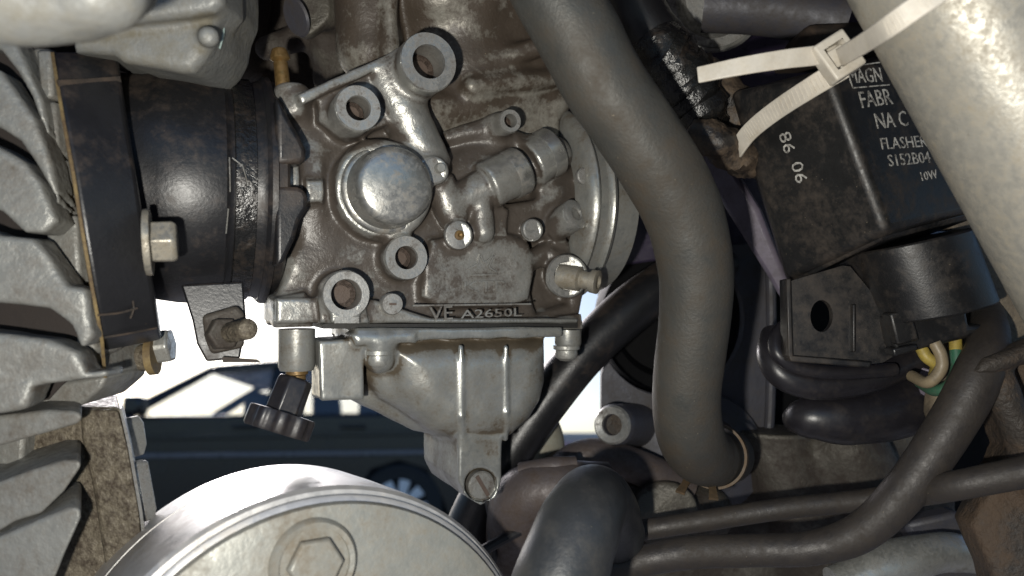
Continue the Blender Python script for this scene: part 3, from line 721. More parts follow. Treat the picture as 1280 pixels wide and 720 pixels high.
lo = thing('lower_fins', 'oily finned lower engine half at the bottom left corner', 'engine fins', W(60, 600, .21))
b = MB(); b.prism([W(x, y, .212) for x, y in [(24, 508), (150, 510), (162, 560), (178, 640), (183, 680), (176, 760), (24, 760)]], (-.017, .03, 0)); part('casting', b, M['rust_cast'], lo, bevel=.001)
b = MB(); b.prism([W(x, y, .210) for x, y in [(102, 512), (148, 513), (160, 560), (174, 640), (179, 690), (140, 765), (132, 700), (118, 610), (104, 548)]], (-.009, .012, 0)); part('gasket_face', b, M['rust_cast'], lo, bevel=.0008)
b = MB(); b.prism([W(x, y, .2098) for x, y in [(149, 511), (152, 511), (164, 560), (178, 640), (184, 690), (178, 765), (174, 765), (180, 690), (174, 640), (160, 560)]], (-.006, .012, 0)); part('bright_edge', b, M['rim'], lo)
for pts, d in (([(-140, 520), (0, 520), (60, 513), (96, 514), (104, 521), (98, 530), (50, 544), (0, 558), (-140, 580)], .192),
               ([(-140, 600), (0, 603), (40, 588), (80, 576), (100, 576), (101, 584), (80, 615), (52, 642), (20, 652), (0, 664), (-140, 690)], .190),
               ([(-140, 690), (0, 672), (50, 650), (90, 634), (100, 636), (101, 648), (82, 690), (62, 740), (-140, 790)], .188)):
    b = MB(); b.prism([W(x, y, d) for x, y in pts], (-.0125, .022, .001)); part('fin', b, M['fin'], lo, bevel=.0016, seg=3, ang=60)
b = MB(); b.prism([W(x, y, .207) for x, y in [(-60, 500), (20, 510), (30, 545), (24, 610), (-60, 620)]], (0, .02, 0)); part('web', b, M['fin'], lo, bevel=.001)
b = MB(); b.prism([W(x, y, .205) for x, y in [(22, 488), (60, 480), (132, 470), (128, 484), (100, 508), (60, 508), (24, 512)]], (.002, .02, .001)); part('ledge', b, M['fin'], lo, bevel=.001)
b = MB(); b.prism([W(x, y, .221) for x, y in [(152, 522), (160, 532), (164, 560), (160, 575), (154, 565)]], (.002, .006, 0)); part('stud', b, M['steel'], lo, bevel=.0006)
b = MB(); b.prism([W(x, y, .214) for x, y in [(160, 577), (169, 580), (180, 640), (178, 654), (172, 648)]], (.002, .004, 0)); part('edge_clip', b, M['rim'], lo, bevel=.0005)

F = Field(W(-60, 110, .13) * V(1, 0, 1) + V(0, .10, 0), W(260, -60, .13) * V(1, 0, 1) + V(0, .185, 0), .0011)
F.cone(W(-40, -8, .135), W(95, -4, .139), mm(62, .135), mm(56, .138), .003)
F.cone(W(126, -8, .138), W(160, -16, .146), mm(52, .138), mm(36, .145), .002)
F.cone(W(10, -40, .14), W(60, -30, .14), mm(70, .14), mm(60, .14), .003)
F.noise(.0004, 200, 4)
single('blurred_casting', F.mesh(.002), M['silver_paint'], 'rounded pale casting out of focus at the top left corner', 'engine casting', W(60, 0, .14), ang=180)
hc = thing('valve_cover', 'smooth grey painted casting with a rounded corner above the inlet rubber', 'engine cover', W(210, 40, .195))
F = Field(W(80, 110, .19) * V(1, 0, 1) + V(-.004, .178, -.002), W(292, -60, .19) * V(1, 0, 1) + V(.012, .235, .005), .0008)
F.poly([W(x, y, .196) for x, y in [(90, -60), (281, -60), (280, 2), (270, 24), (264, 52), (252, 72), (236, 88), (222, 88), (190, 82), (150, 77), (138, 68), (90, 64)]], unit(V(.05, -1, -.1)), .034, .003, .001)
F.poly([W(x, y, .190) for x, y in [(90, -60), (276, -60), (276, 2), (264, 12), (235, 18), (160, 27), (90, 34)]], unit(V(.05, -1, -.1)), .02, .0025, .002)
F.cyl(W(262, 46, .192), W(256, 46, .205), mm(13, .192), .002, .0015)
F.noise(.00008, 200, 6)
part('cover', F.mesh(.002), M['silver_paint'], hc, ang=180)
b = MB(); b.sweep([W(275, 15, .203), W(276, 40, .203), W(271, 60, .203)], [mm(5, .203)] * 3, 10, flat=.6); part('clip', b, M['teal'], hc)

# --- inlet rubber
ir = thing('inlet_rubber', 'black rubber inlet stub with thick cracked flange between cylinder and carburettor', 'inlet rubber', W(130, 250, .22))
lp = [(68, 64, .238), (66, 66, .2045), (72, 103, .1985), (80, 150, .1945), (92, 215, .192), (104, 290, .1925), (116, 360, .196), (128, 424, .203), (131, 438, .212), (132, 438, .25), (68, 66, .25)]
rp_ = [(143, 62, .25), (147, 68, .2165), (152, 101, .2105), (158, 150, .2065), (170, 215, .204), (181, 290, .2045), (192, 360, .208), (199, 410, .215), (202, 424, .224), (203, 424, .26), (143, 64, .26)]
FO = .009
Wf = lambda p: W(p[0], p[1], p[2] - FO)
b = MB(); b.rings([[Wf(p) for p in lp], [Wf(p) for p in rp_]]); part('flange', b, M['rubber'], ir, bevel=.0012, seg=3, ang=40)
b = MB(); b.strap([W(150, 99, .2015), W(112, 102, .1955), (W(72, 104, .1893))], .0016, .0007, V(0, -.3, 1)); part('flange_ridge', b, M['rubber_brown'], ir)
gl = [(66, 63, .24), (63, 65, .2045), (69, 103, .1985), (77, 150, .1945), (89, 215, .1918), (101, 290, .1922), (113, 360, .1957), (125, 424, .2027), (129, 472, .214), (130, 472, .25), (66, 64, .25)]
gr = [(p[0] + 4.5, p[1] + .4, p[2] + .0006) for p in gl]
b = MB(); b.rings([[Wf(p) for p in gl], [Wf(p) for p in gr]]); part('gasket', b, M['gasket'], ir)
# cracks and lower edge
for pth in ([(122, 394, .1995), (150, 391, .2035), (172, 385, .2065)], [(130, 422, .203), (160, 417, .207), (196, 410, .2135)], [(163, 398, .2055), (167, 386, .206), (166, 376, .2055)]):
    b = MB(); b.sweep([Wf(p) for p in pth], .00030, 6, flat=.6); part('crack', b, M['rubber_brown'], ir)
r0 = .0366
hh = lambda px, r=r0: h_at(px, r)
def lathe_ax(prof, n=72):
    b = MB(); return b.lathe(AXP, AX, prof, n)
b = lathe_ax([(.030, hh(120)), (.0340, hh(140)), (.0345, hh(175)), (.0362, hh(195)), (.0372, hh(225)), (.0374, hh(245)), (.0372, hh(272)), (.0368, hh(284)), (.0360, hh(288)), (.0355, hh(294)), (.0355, hh(330)), (.0362, hh(336)), (.030, hh(342)), (.02, hh(342))])
part('stub', b, M['rubber'], ir, ang=30)
b = lathe_ax([(.030, hh(334)), (.0366, hh(336)), (.0376, hh(341)), (.0377, hh(348)), (.0364, hh(350)), (.0362, hh(360)), (.0352, hh(364)), (.03, hh(366))])
part('lip', b, M['rubber'], ir, ang=30)
pl = Plane(AXP + CN * .0368, CN)
for pts in ([(345, 118), (358, 140), (376, 172), (383, 186), (383, 198), (379, 204), (345, 206)], [(345, 232), (372, 233), (381, 237), (385, 246), (384, 262), (375, 276), (368, 300), (356, 326), (345, 334)]):
    b = MB(); b.prism([pl(*p) for p in pts], -CN * .010); part('lip_tooth', b, M['rubber'], ir, bevel=.0016, seg=3)
for (x, y0, y1, dx) in ((287, 196, 240, 1), (291, 196, 206, 12), (303, 204, 232, 8), (286, 262, 300, -2)):
    pth = [pl(x + dx * t, y0 + (y1 - y0) * t, .0004) + V(0, .0, 0) for t in np.linspace(0, 1, 5)]
    q = []
    for p_ in pth:
        rel = p_ - AXP; h_ = rel @ AX; rad = rel - AX * h_; q.append(AXP + AX * h_ + unit(rad) * (.0369 if x < 289 else .0364))
    b = MB(); b.sweep(q, .00022, 5); part('scuff', b, M['fin'], ir)
# hex bolt with its washer
bo = W(181, 303, .1945); bax = unit(V(.93, .36, .05))
b = MB(); b.lathe(bo, bax, [(0, 0), (mm(40, .2), 0), (mm(41, .2), .0008), (mm(40, .2), .0016), (0, .0016)], 28); 
fb = part('flange_bolt', b, M['zinc'], ir)
b = MB(); b.lathe(bo + bax * .0016, bax, [(0, 0), (mm(28, .195), 0), (mm(28.5, .195), .0052), (mm(25, .195), .0062), (0, .0063)], 6); part('hex_head', b, M['zinc'], fb, bevel=.0004, ang=20)

# studs and spacer under the flange
sp = thing('spacer_studs', 'short steel spacer between two rust edged washers under the rubber flange', 'spacer', W(170, 450, .222))
b = MB(); b.sweep([W(128, 455, .222), W(186, 446, .223)], mm(17, .22), 20); part('spacer', b, M['rust_cast'], sp)
b = MB(); b.sweep([W(186, 446, .2225), W(195, 445, .2228)], mm(23, .225), 24); part('washer', b, M['gasket'], sp)
b = MB(); b.sweep([W(192, 434, .2260), W(215, 431, .2268)], mm(23, .226), 6); part('nut', b, M['steel'], sp, bevel=.0008)
b = MB(); b.sweep([W(94, 458, .212), W(131, 452, .217)], mm(16, .215), 20); part('stud', b, M['fin'], sp)

# hose clamp round the stub with its screw lug
hcl = thing('band_clamp', 'dirty black band clamp with a threaded screw below the inlet rubber', 'hose clamp', W(280, 400, .222))
b = lathe_ax([(.0350, hh(294)), (.0363, hh(296)), (.0363, hh(322)), (.0350, hh(324))]); part('band', b, M['tape'], hcl, ang=30)
pc = Plane(W(280, 410, .222), unit(V(.35, -1, .1)))
b = MB(); b.prism([pc(226, 356), pc(304, 352), pc(308, 404), pc(300, 448), pc(258, 452), (pc(246, 430)), pc(240, 400)], -pc.n * .0016); part('lug', b, M['rubber'], hcl, bevel=.0006)
b = MB(); b.prism([pc(252, 394, .004), pc(296, 381, .004), pc(306, 392, .004), pc(305, 434, .004), pc(264, 443, .004), pc(256, 424, .004)], -pc.n * .0045); part('folded_lug', b, M['engine_back'], hcl, bevel=.0012, seg=3)
b = MB(); b.lathe(pc(276, 418, .0038), unit(W(311, 411, .206) - W(276, 418, .222)), [(0, 0), (mm(21, .22), 0), (mm(21, .22), .0034), (mm(19, .22), .004), (0, .004)], 6); part('screw_nut', b, M['engine_back'], hcl, bevel=.0003, ang=20)
b = MB(); b.prism([pc(278, 446, .004), pc(322, 449, .004), pc(326, 453, .004), pc(278, 453, .004)], -pc.n * .008); part('lower_edge', b, M['rubber_brown'], hcl)
b = MB()
sa, sb2 = W(276, 418, .222), W(311, 411, .206); st = unit(sb2 - sa); L_ = np.linalg.norm(sb2 - sa)
prof = [(0, 0)]
for i in range(9):
    t = L_ * i / 9; prof += [(mm(11.2, .21), t), (mm(13.4, .21), t + L_ / 18)]
prof += [(mm(11.5, .21), L_), (mm(9, .21), L_ + .0005), (0, L_ + .0005)]
b.lathe(sa, st, prof, 24); part('screw', b, M['rust_cast'], hcl, ang=60)

# ------------------------------------------------------------------ starter motor at the bottom
sm = thing('starter_motor', 'round satin aluminium starter motor cover with a recessed hexagon at the bottom', 'starter motor', W(430, 840, .215))
c0 = W(410, 928, .1825); sax = unit(V(.30, -.86, .40)); sax = unit(V(.26, -.80, -.54) * V(1, 1, -1) * V(1, 1, 1))
sax = unit(V(math.sin(.526) * .995, -math.cos(.526) * .995, .10))          # from the back of the motor to its end cover: towards the viewer, tipped down
Rr = .0608
b = MB(); b.lathe(c0, -sax, [(0, .0), (Rr * .9, .0), (Rr * .955, .0012), (Rr * .965, .0016), (Rr * .968, .0026), (Rr * .945, .0030), (Rr * .945, .0036), (Rr * .985, .0038), (Rr * 1.0, .0052), (Rr * 1.004, .012), (Rr * 1.004, .0398), (Rr * 1.002, .0402), (Rr * .95, .0403), (Rr * .95, .0415), (Rr * 1.002, .0416), (Rr * 1.003, .0430), (Rr * 1.0, .058), (Rr * .95, .061), (0, .061)], 128)
part('housing', b, M['starter'], sm, ang=30)
b = MB(); b.lathe(c0 + sax * .0002, -sax, [(0, -.0014), (Rr * .88, -.0014), (Rr * .935, -.0008), (Rr * .945, .0006), (Rr * .94, .003), (0, .003)], 96); part('end_cover', b, M['starter_face'], sm, ang=50)
pS = Plane(c0 + sax * .0016, sax)
hx = pS(392, 704)
u_, v_ = frame(sax); rh = mm(43, .18)
def disc_ring(c, ax, prof, n, cap=True): return MB().lathe(c, ax, prof, n, cap=cap)
b = disc_ring(hx, sax, [(rh * 1.02, -.002), (rh * 1.05, .0016), (rh * 1.20, .0018), (rh * 1.30, .0008), (rh * 1.34, -.001)], 48, cap=False); bs = part('boss_ring', b, M['starter_face'], sm)
b = disc_ring(hx, sax, [(0, .0002), (rh * 1.0, .0002), (rh * 1.05, .0008)], 40); part('recess', b, M['starter_face'], bs)
b = disc_ring(hx, sax, [(rh * .84, -.0004), (rh * .84, .0026), (rh * .76, .0034), (0, .0034)], 6)
hb_ = part('hex_bolt_head', b, M['starter_face'], bs, bevel=.0003, ang=20)

# ================================================================== the carburettor
cb = thing('carburettor', 'grimy cast aluminium carburettor with round cap, open bosses and float bowl', 'carburettor', C(560, 300, -.02))
lo_ = np.minimum(C(325, 430, .02), C(800, 430, -.06)); 
F = Field(V(-.085, .185, -.030), V(.048, .335, .098), .00058)
cs = lambda px, py, r, off=0: r * C(px, py, off)[1] / FPX
def P(pts, off): return [C(x, y, off) for x, y in pts]
def boss(px, py, off, r, back, rin=0, din=.02, k=.0025, ax=None, rd=.0004):
    a = C(px, py, off); n = CN if ax is None else unit(ax)
    F.cyl(a, a - n * back, cs(px, py, r, off), rd, k); BOS.append((a, n, cs(px, py, rin, off), din))
BOS = []
# main body, with a recessed upper right field
F.poly(P([(352, 150), (392, 112), (470, 80), (505, 80), (532, 190), (600, 175), (690, 170), (742, 215), (748, 300), (735, 350), (724, 400), (404, 404), (346, 402), (345, 372), (362, 340), (386, 270), (386, 205), (372, 170)], -.006), CN, .044, .002, .002)
F.poly(P([(636, 225), (690, 190), (742, 200), (746, 300), (728, 380), (690, 392), (668, 330), (640, 292)], .004), CN, .016, .003, .004, sub=True)
F.poly(P([(540, 166), (640, 150), (700, 165), (650, 200), (560, 212)], .004), CN, .0145, .003, .003, sub=True)
F.poly(P([(345, 372), (372, 372), (470, 375), (540, 398), (724, 398), (724, 404), (345, 404)], .001), CN, .05, .0012, .002)      # lower shelf
F.poly(P([(400, 375), (455, 375), (462, 404), (400, 404)], .003), CN, .02, .001, .001)
F.poly(P([(540, 300), (556, 296), (640, 296), (662, 306), (668, 345), (662, 374), (640, 384), (548, 384), (528, 372), (530, 330)], -.0018), CN, .02, .002, .003)   # lettering pad
F.cone(C(590, 306, -.0058), C(645, 308, -.0058), cs(600, 306, 16), cs(640, 306, 14), .003)
# broad swell around the left bore, groove under it
F.cone(C(395, 190, -.014), C(400, 300, -.014), .008, .008, .005)
F.cone(C(372, 330, -.012), C(470, 318, -.012), .006, .006, .004)
# arm with its top edge, sloping barrel
F.poly(P([(396, 122), (497, 66), (508, 84), (520, 140), (455, 168), (400, 150)], .001), CN, .03, .0012, .002)
F.poly(P([(372, 118), (496, 62), (500, 74), (378, 130)], .0035), CN, .02, .0008, .0008)
F.cone(C(487, 106, -.004), C(505, 140, -.004), cs(487, 106, 31), cs(500, 140, 31), .0012)
F.cyl(C(476, 82, -.004), C(506, 146, -.004), cs(490, 110, 34), .0015, .0008)
F.cyl(C(500, 130, -.003), C(540, 215, -.003), cs(520, 170, 29), .002, .0015)
# bosses
boss(536, 77, .012, 37, .034, 21, .018)
boss(448, 135, .014, 29, .034, 15.5, .014)
boss(433, 368, .006, 30, .03, 19, .012)
F.poly(P([(413, 372), (453, 372), (450, 404), (414, 404)], .006), CN, .02, .0008, .001)
boss(508, 322, .003, 28, .018, 14.5, .012)
boss(638, 151, .005, 15, .030, 8.5, .007)
F.cone(C(560, 172, -.010), C(622, 158, -.006), cs(560, 170, 10), cs(620, 158, 15), .003)
# round cap seat
boss(478, 238, .001, 57, .02)
F.cyl(C(478, 238, .002), C(478, 238, -.02), cs(478, 238, 62), .003, .003)
# lower leg of the choke link and its tab
F.cyl(C(543, 213, .006), C(543, 213, -.02), cs(543, 213, 17), .0006, .002)
F.cyl(C(546, 222, -.003), C(570, 282, -.003), cs(548, 230, 21), .002, .001, rb=cs(563, 268, 18))
F.cyl(C(573, 294, .003), C(573, 294, -.01), cs(573, 294, 18), .0006, .0012)
# slanted tube with stepped collars, right
ta, tb = C(576, 250, -.002), C(640, 214, .001); tv = unit(tb - ta)
F.cone(C(566, 255, -.004), C(618, 228, -.002), cs(580, 250, 20), cs(620, 228, 25), .0025)
F.cyl(C(606, 234, -.002), C(648, 214, -.002), cs(640, 214, 30), .0012, .0012)
F.cone(C(650, 216, -.007), C(690, 196, -.007), cs(660, 200, 25), cs(690, 190, 26), .003)
F.cyl(C(660, 206, -.005), C(687, 190, -.005), cs(680, 190, 31), .0012, .0015)
F.cone(C(560, 215, -.011), C(640, 180, -.009), cs(600, 190, 22), cs(640, 180, 18), .004)
# blocks, ribs, small heads
F.poly(P([(586, 262), (620, 252), (636, 262), (634, 292), (586, 296)], -.0015), CN, .01, .0012, .0015)
F.cone(C(600, 258, -.002), C(603, 290, -.001), cs(600, 270, 16), cs(600, 290, 15), .0015)
F.poly(P([(622, 258), (700, 244), (700, 300), (624, 286)], -.004), CN, .01, .002, .003)
F.cyl(C(665, 288, .003), C(665, 288, -.01), cs(665, 288, 14), .0006, .001)
F.cyl(C(730, 220, .004), C(730, 220, -.016), cs(730, 220, 11), .0004, .001)
F.cone(C(731, 240, -.006), C(731, 256, -.006), cs(730, 240, 7), cs(730, 240, 6), .001)
F.cone(C(688, 240, -.008), C(712, 230, -.010), .005, .004, .003)
sa_, sb_ = C(719, 268, .004), C(692, 284, -.006)
F.cyl(sa_, sb_, cs(710, 275, 19), .0006, .0012)
F.cyl(C(708, 345, .002), C(708, 345, -.02), cs(708, 345, 27), .0008, .002)
F.cone(C(640, 335, -.006), C(700, 310, -.008), .004, .004, .003)
F.cone(C(690, 318, -.004), C(716, 320, -.007), cs(700, 318, 7), cs(716, 318, 6), .001)
# square tabs by the rubber lip
F.poly(P([(383, 226), (404, 226), (404, 252), (383, 252)], .000), CN, .01, .0006, .001)
F.poly(P([(360, 205), (374, 205), (374, 233), (360, 233)], .000), CN, .012, .0006, .0006)
# nipple post, lower left corner block
F.cyl(C(363, 106, -.006), C(366, 150, -.006), cs(363, 120, 21), .002, .003)
F.cone(C(365, 140, -.008), C(378, 180, -.012), cs(365, 130, 20), cs(378, 180, 18), .003)
F.poly(P([(344, 374), (382, 366), (388, 388), (386, 404), (344, 408)], -.002), CN, .02, .0016, .002)
F.poly(P([(342, 386), (384, 386), (392, 409), (346, 409)], -.001), CN, .02, .0010, .0008)
F.poly(P([(700, 396), (728, 392), (730, 412), (696, 412)], -.001), CN, .012, .0008, .001)
# left spigot of the bore (inside the rubber) and right spigot with its rim
F.cyl(AXP + AX * .004, axis_at(385), .0255, .001, .004)
ra = axis_at(712) + V(0, 0, 0)
F.cyl(axis_at(640), axis_at(684), .0240, .001, .003)
for (a, n, r, din) in BOS:
    if r > 0: F.cyl(a + n * .004, a - n * din, r, .0005, .0004, sub=True)
F.noise(.00012, 420, 2)
body = part('body', F.mesh(.0012, .9, lambda p: np.clip(((p - C.a) @ CN + .0015) * 70, -.22, .45)), M['cast'], cb, ang=180)
# machined ring faces, with the brown bottoms of the bores
for (px, py, off, r, rin, din) in ((536, 77, .012, 37, 21, .011), (448, 135, .014, 29, 15.5, .009), (433, 368, .006, 30, 19, .008), (508, 322, .003, 28, 14.5, .008), (638, 151, .005, 15, 8.5, .005)):
    a = C(px, py, off); s_ = cs(px, py, 1, off)
    b = MB(); b.lathe(a, CN, [(s_ * rin * 1.0, -.0012), (s_ * rin * 1.02, .0002), (s_ * (r - 1.2), .0003), (s_ * (r - .2), -.0004), (s_ * (r - .6), -.0012)], 56, cap=False)
    bb = part('boss_face', b, M['rim'], body)
    b = MB(); b.lathe(a - CN * din, CN, [(s_ * rin * .99, .0004), (s_ * rin * .6, .0004), (s_ * rin * .55, -.0006), (0, -.0012)], 36); part('bore', b, M['bore'], body)
b = MB(); b.prism([C(418, 396, .0062), C(449, 396, .0062), C(449, 404, .0062), C(418, 404, .0062)], -CN * .001); part('boss_foot', b, M['rim'], body)
# round cap
ca = C(482, 237, .001)
s_ = cs(482, 237, 1)
b = MB(); b.lathe(ca, CN, [(56 * s_, -.002), (56 * s_, .0008), (53 * s_, .0016), (50 * s_, .0018), (48.5 * s_, .0030), (48 * s_, .0085), (46.5 * s_, .0105), (43 * s_, .0118), (38 * s_, .0124), (0, .0127)], 80); part('round_cap', b, M['cap'], cb, ang=50)
# link screw and brass pin
b = MB(); b.lathe(C(543, 213, .006), CN, [(cs(543, 213, 16), -.001), (cs(543, 213, 16), .0004), (cs(543, 213, 14.5), .0007), (0, .0007)], 32); ws = part('link_washer', b, M['rim'], cb)
b = MB(); b.lathe(C(548, 211, .006), CN, [(cs(543, 213, 6.2), -.001), (cs(543, 213, 6.2), .0022), (cs(543, 213, 5.2), .0028), (0, .0028)], 20); part('link_pin', b, M['steel'], ws)
b = MB(); b.lathe(C(573, 294, .003), CN, [(cs(573, 294, 17.5), -.001), (cs(573, 294, 17.2), .0004), (cs(573, 294, 15), .0006), (0, .0006)], 32); tb_ = part('tab_face', b, M['rim'], cb)
b = MB(); b.lathe(C(574, 294, .0036), CN, [(cs(574, 294, 6.5), -.001), (cs(574, 294, 6), .0005), (cs(574, 294, 3), .0006), (0, .0001)], 20); part('brass_pin', b, M['brass'], tb_)
# collar rims on the slanted tube
for (p0, p1, r) in (((634, 221), (651, 212.5), 30.5), ((676, 197), (691, 188.5), 31.5)):
    a, c = C(*p0, -.002 if r < 31 else -.005), C(*p1, -.002 if r < 31 else -.005); ax = unit(c - a); L_ = np.linalg.norm(c - a); s_ = cs(*p0, r)
    b = MB(); b.lathe(a, ax, [(s_ * .9, 0), (s_ * 1.0, .0003), (s_ * 1.02, .001), (s_ * 1.02, L_ - .0006), (s_ * .97, L_), (0, L_ + .0001)], 44); part('tube_collar', b, M['cap'], body)
# small heads
for (px, py, r, off) in ((665, 287, 13, .003), (730, 220, 10.5, .004)):
    b = MB(); b.lathe(C(px, py, off), CN, [(cs(px, py, r), -.001), (cs(px, py, r), .0006), (cs(px, py, r - 1.5), .001), (0, .001)], 28); part('plug', b, M['rim'], body)
ax = unit(sa_ - sb_); b = MB(); b.lathe(sa_, ax, [(cs(712, 270, 19), -.0035), (cs(712, 270, 19.4), .0004), (cs(712, 270, 17), .0008), (cs(712, 270, 9), .0008), (cs(712, 270, 8), -.001), (0, -.001)], 30); part('angled_plug', b, M['rim'], body)
# slotted screw low left
b = MB(); sc = C(490, 380, .0028); s_ = cs(490, 380, 1); b.lathe(sc, CN, [(13.5 * s_, -.003), (13.5 * s_, .0005), (12.5 * s_, .0009), (0, .0010)], 28); sq = part('cover_screw', b, M['rim'], body)
b = MB(); b.box(sc + CN * .0010, C.u * 4.5 * s_, C.v * 1.4 * s_ , CN * .00015); part('slot', b, M['bore'], sq)
# right hand stub with ring end
qa, qb = C(706, 346, .002), C(748, 353, .012)
b = MB(); qx = unit(qb - qa); L_ = np.linalg.norm(qb - qa); s_ = cs(720, 348, 1)
b.lathe(qa, qx, [(15 * s_, -.002), (15 * s_, L_ * .45), (11 * s_, L_ * .5), (10.5 * s_, L_ * .78), (14 * s_, L_ * .8), (14.5 * s_, L_ * .98), (12 * s_, L_), (8 * s_, L_), (8 * s_, L_ - .001), (0, L_ - .001)], 36); part('mixture_screw', b, M['zinc'], cb)
b = MB(); b.lathe(C(708, 345, .002), CN, [(cs(708, 345, 17), 0), (cs(708, 345, 18), .0005), (cs(708, 345, 26), .0005), (cs(708, 345, 27), -.0005)], 40, cap=False); part('boss_face', b, M['rim'], body)
# rim of the mouth on the right
b = MB(); rm = axis_at(686)
b.lathe(rm, AX, [(.028, -.004), (.0352, -.003), (.0378, -.0016), (.0384, 0), (.0376, .0012), (.0366, .0018), (.0366, .0052), (.0378, .0058), (.0384, .0068), (.0376, .0082), (.034, .0085), (.034, .02)], 96, cap=False); part('mouth_rim', b, M['bowl'], cb, ang=50)
# brass nipple
na, nb_ = C(355, 108, -.006), C(349, 60, -.006)
nx = unit(V(nb_[0] - na[0], 0, nb_[2] - na[2])); s_ = cs(355, 80, 1); L_ = 50 * s_
b = MB(); b.lathe(W(354, 109, na[1] - .0005), nx, [(9.5 * s_, -.002), (9 * s_, L_ * .6), (8 * s_, L_ * .66), (12.5 * s_, L_ * .72), (12 * s_, L_ * .8), (9 * s_, L_ * .97), (6 * s_, L_ * 1.0), (0, L_)], 28); part('brass_nipple', b, M['brass'], cb)
# cast lettering and mark on the pad
b = lettering(C, 'KTP', (580, 366), (632, 364), 14, -.0014, .0005); part('cast_lettering', b, M['cast'], body, smooth=False)
b = lettering(C, 'VE', (537, 401), (566, 399), 17, .0015, .0005); part('cast_lettering', b, M['cast'], body, smooth=False)
b = lettering(C, 'A2650L', (576, 398), (652, 395), 10.5, .0013, .0004); part('cast_lettering', b, M['cast'], body, smooth=False)
b = MB()
for (x0, y0, x1, y1) in ((585, 336, 597, 330), (597, 330, 600, 318), (600, 318, 605, 329), (605, 329, 617, 319), (617, 319, 611, 334), (611, 334, 620, 340), (590, 344, 622, 343)):
    p0, p1 = C(x0, y0, -.0014), C(x1, y1, -.0014); d_ = unit(p1 - p0); t_ = np.cross(C.n, d_)
    b.box((p0 + p1) / 2, (p1 - p0) / 2, t_ * .00028, CN * .0003)
part('cast_mark', b, M['cast'], body, smooth=False)
b = MB(); b.prism(P([(516, 381), (664, 379), (664, 381), (516, 383)], .0018), -CN * .001); part('plate_edge', b, M['cast'], body)
# gasket and bowl
b = MB(); b.prism(P([(404, 405), (722, 404), (722, 410), (404, 411)], -.0004), -CN * .045); part('gasket', b, M['black_gasket'], cb)
F = Field(V(-.066, .205, -.086), V(.040, .320, -.006), .00062)
F.poly(P([(446, 411), (704, 409), (704, 421), (446, 427)], .0035), CN, .055, .0008, .0015)
F.poly(P([(440, 418), (520, 416), (520, 428), (446, 432)], .0045), CN, .012, .0015, .0015)
F.poly(P([(470, 424), (694, 420), (694, 478), (688, 506), (674, 530), (650, 551), (612, 558), (580, 556), (548, 545), (520, 522), (502, 495), (488, 455)], .0042), CN, .052, .0115, .002)
F.poly(P([(458, 424), (520, 424), (520, 520), (480, 500), (458, 470)], -.004), CN, .040, .005, .004)
F.cone(C(576, 434, .0036), C(577, 520, .0038), .0009, .0009, .0010)
F.cone(C(577, 520, .0038), C(577, 552, -.0005), .0009, .0009, .0010)
F.cone(C(632, 434, .0036), C(633, 515, .0038), .0009, .0009, .0010)
F.cone(C(633, 515, .0038), C(632, 548, -.0005), .0009, .0009, .0010)
F.poly(P([(399, 426), (455, 424), (456, 500), (401, 502)], .002), CN, .022, .0008, .0012)
F.poly(P([(430, 430), (560, 430), (580, 552), (520, 540), (440, 500)], -.012), CN, .034, .004, .003)
F.poly(P([(573, 545), (628, 545), (628, 600), (621, 622), (602, 633), (584, 622), (574, 602)], .001), CN, .038, .0008, .002)
F.cyl(C(601, 606, .004), C(601, 606, -.0030), cs(601, 606, 20), .0002, .0004, sub=True)
F.cone(C(474, 433, -.001), C(474, 448, -.001), cs(474, 440, 22), cs(474, 440, 20), .002)
F.noise(.00015, 300, 12)
bowl = part('float_bowl', F.mesh(.0012), M['bowl'], cb, ang=180)
b = MB(); sc = C(601, 606, -.0016); s_ = cs(601, 606, 1); b.lathe(sc, CN, [(18 * s_, -.002), (18 * s_, .0008), (16 * s_, .0014), (0, .0016)], 32); ds_ = part('drain_screw', b, M['cast'], bowl)
b = MB(); d_ = unit(C.u * .5 - C.v * .85); t_ = np.cross(C.n, d_); b.box(sc + CN * .0016, d_ * 15 * s_, t_ * 2.4 * s_, CN * .0002); part('slot', b, M['bore'], ds_)
for (px, py) in ((473, 450), (708, 444)):
    b = MB(); a = C(px, py - 12, .001 if px < 600 else -.003); s_ = cs(px, py, 1)
    b.lathe(a, V(0, 0, -1), [(17 * s_, 0), (17 * s_, .0012), (14 * s_, .0016), (14.5 * s_, .003), (13 * s_, .0044), (8 * s_, .0055), (0, .0058)], 28); sw = part('bowl_screw', b, M['steel'], cb)
b = MB(); a = C(710, 412, -.003); b.lathe(a, V(0, 0, -1), [(17 * s_, 0), (17 * s_, .005), (15 * s_, .0062)], 26); part('screw_post', b, M['bowl'], cb)
# post and knob of the idle adjuster
s_ = cs(372, 430, 1); a = C(371, 411, -.006)
b = MB(); b.lathe(a, V(0, 0, -1), [(23 * s_, 0), (23 * s_, 48 * s_), (21 * s_, 53 * s_), (12 * s_, 54 * s_)], 36); ps = part('adjuster_post', b, M['bowl'], cb)
b = MB(); b.lathe(a - V(0, 0, 52 * s_), V(.03, 0, -1), [(14 * s_, 0), (14 * s_, 6 * s_), (11 * s_, 8 * s_), (11 * s_, 14 * s_)], 28); part('brass_seat', b, M['brass'], ps)
k0 = a - V(0, 0, 62 * s_); kx = unit(V(-.28, -.25, -.9))
b = MB(); b.lathe(k0, kx, [(0, 0), (21 * s_, .0004), (23 * s_, .0016), (24 * s_, 50 * s_), (0, 50 * s_)], 6); kn = part('adjuster_knob', b, M['loop'], cb, bevel=.0005, ang=20)
b = MB(); ku, kv = frame(kx)
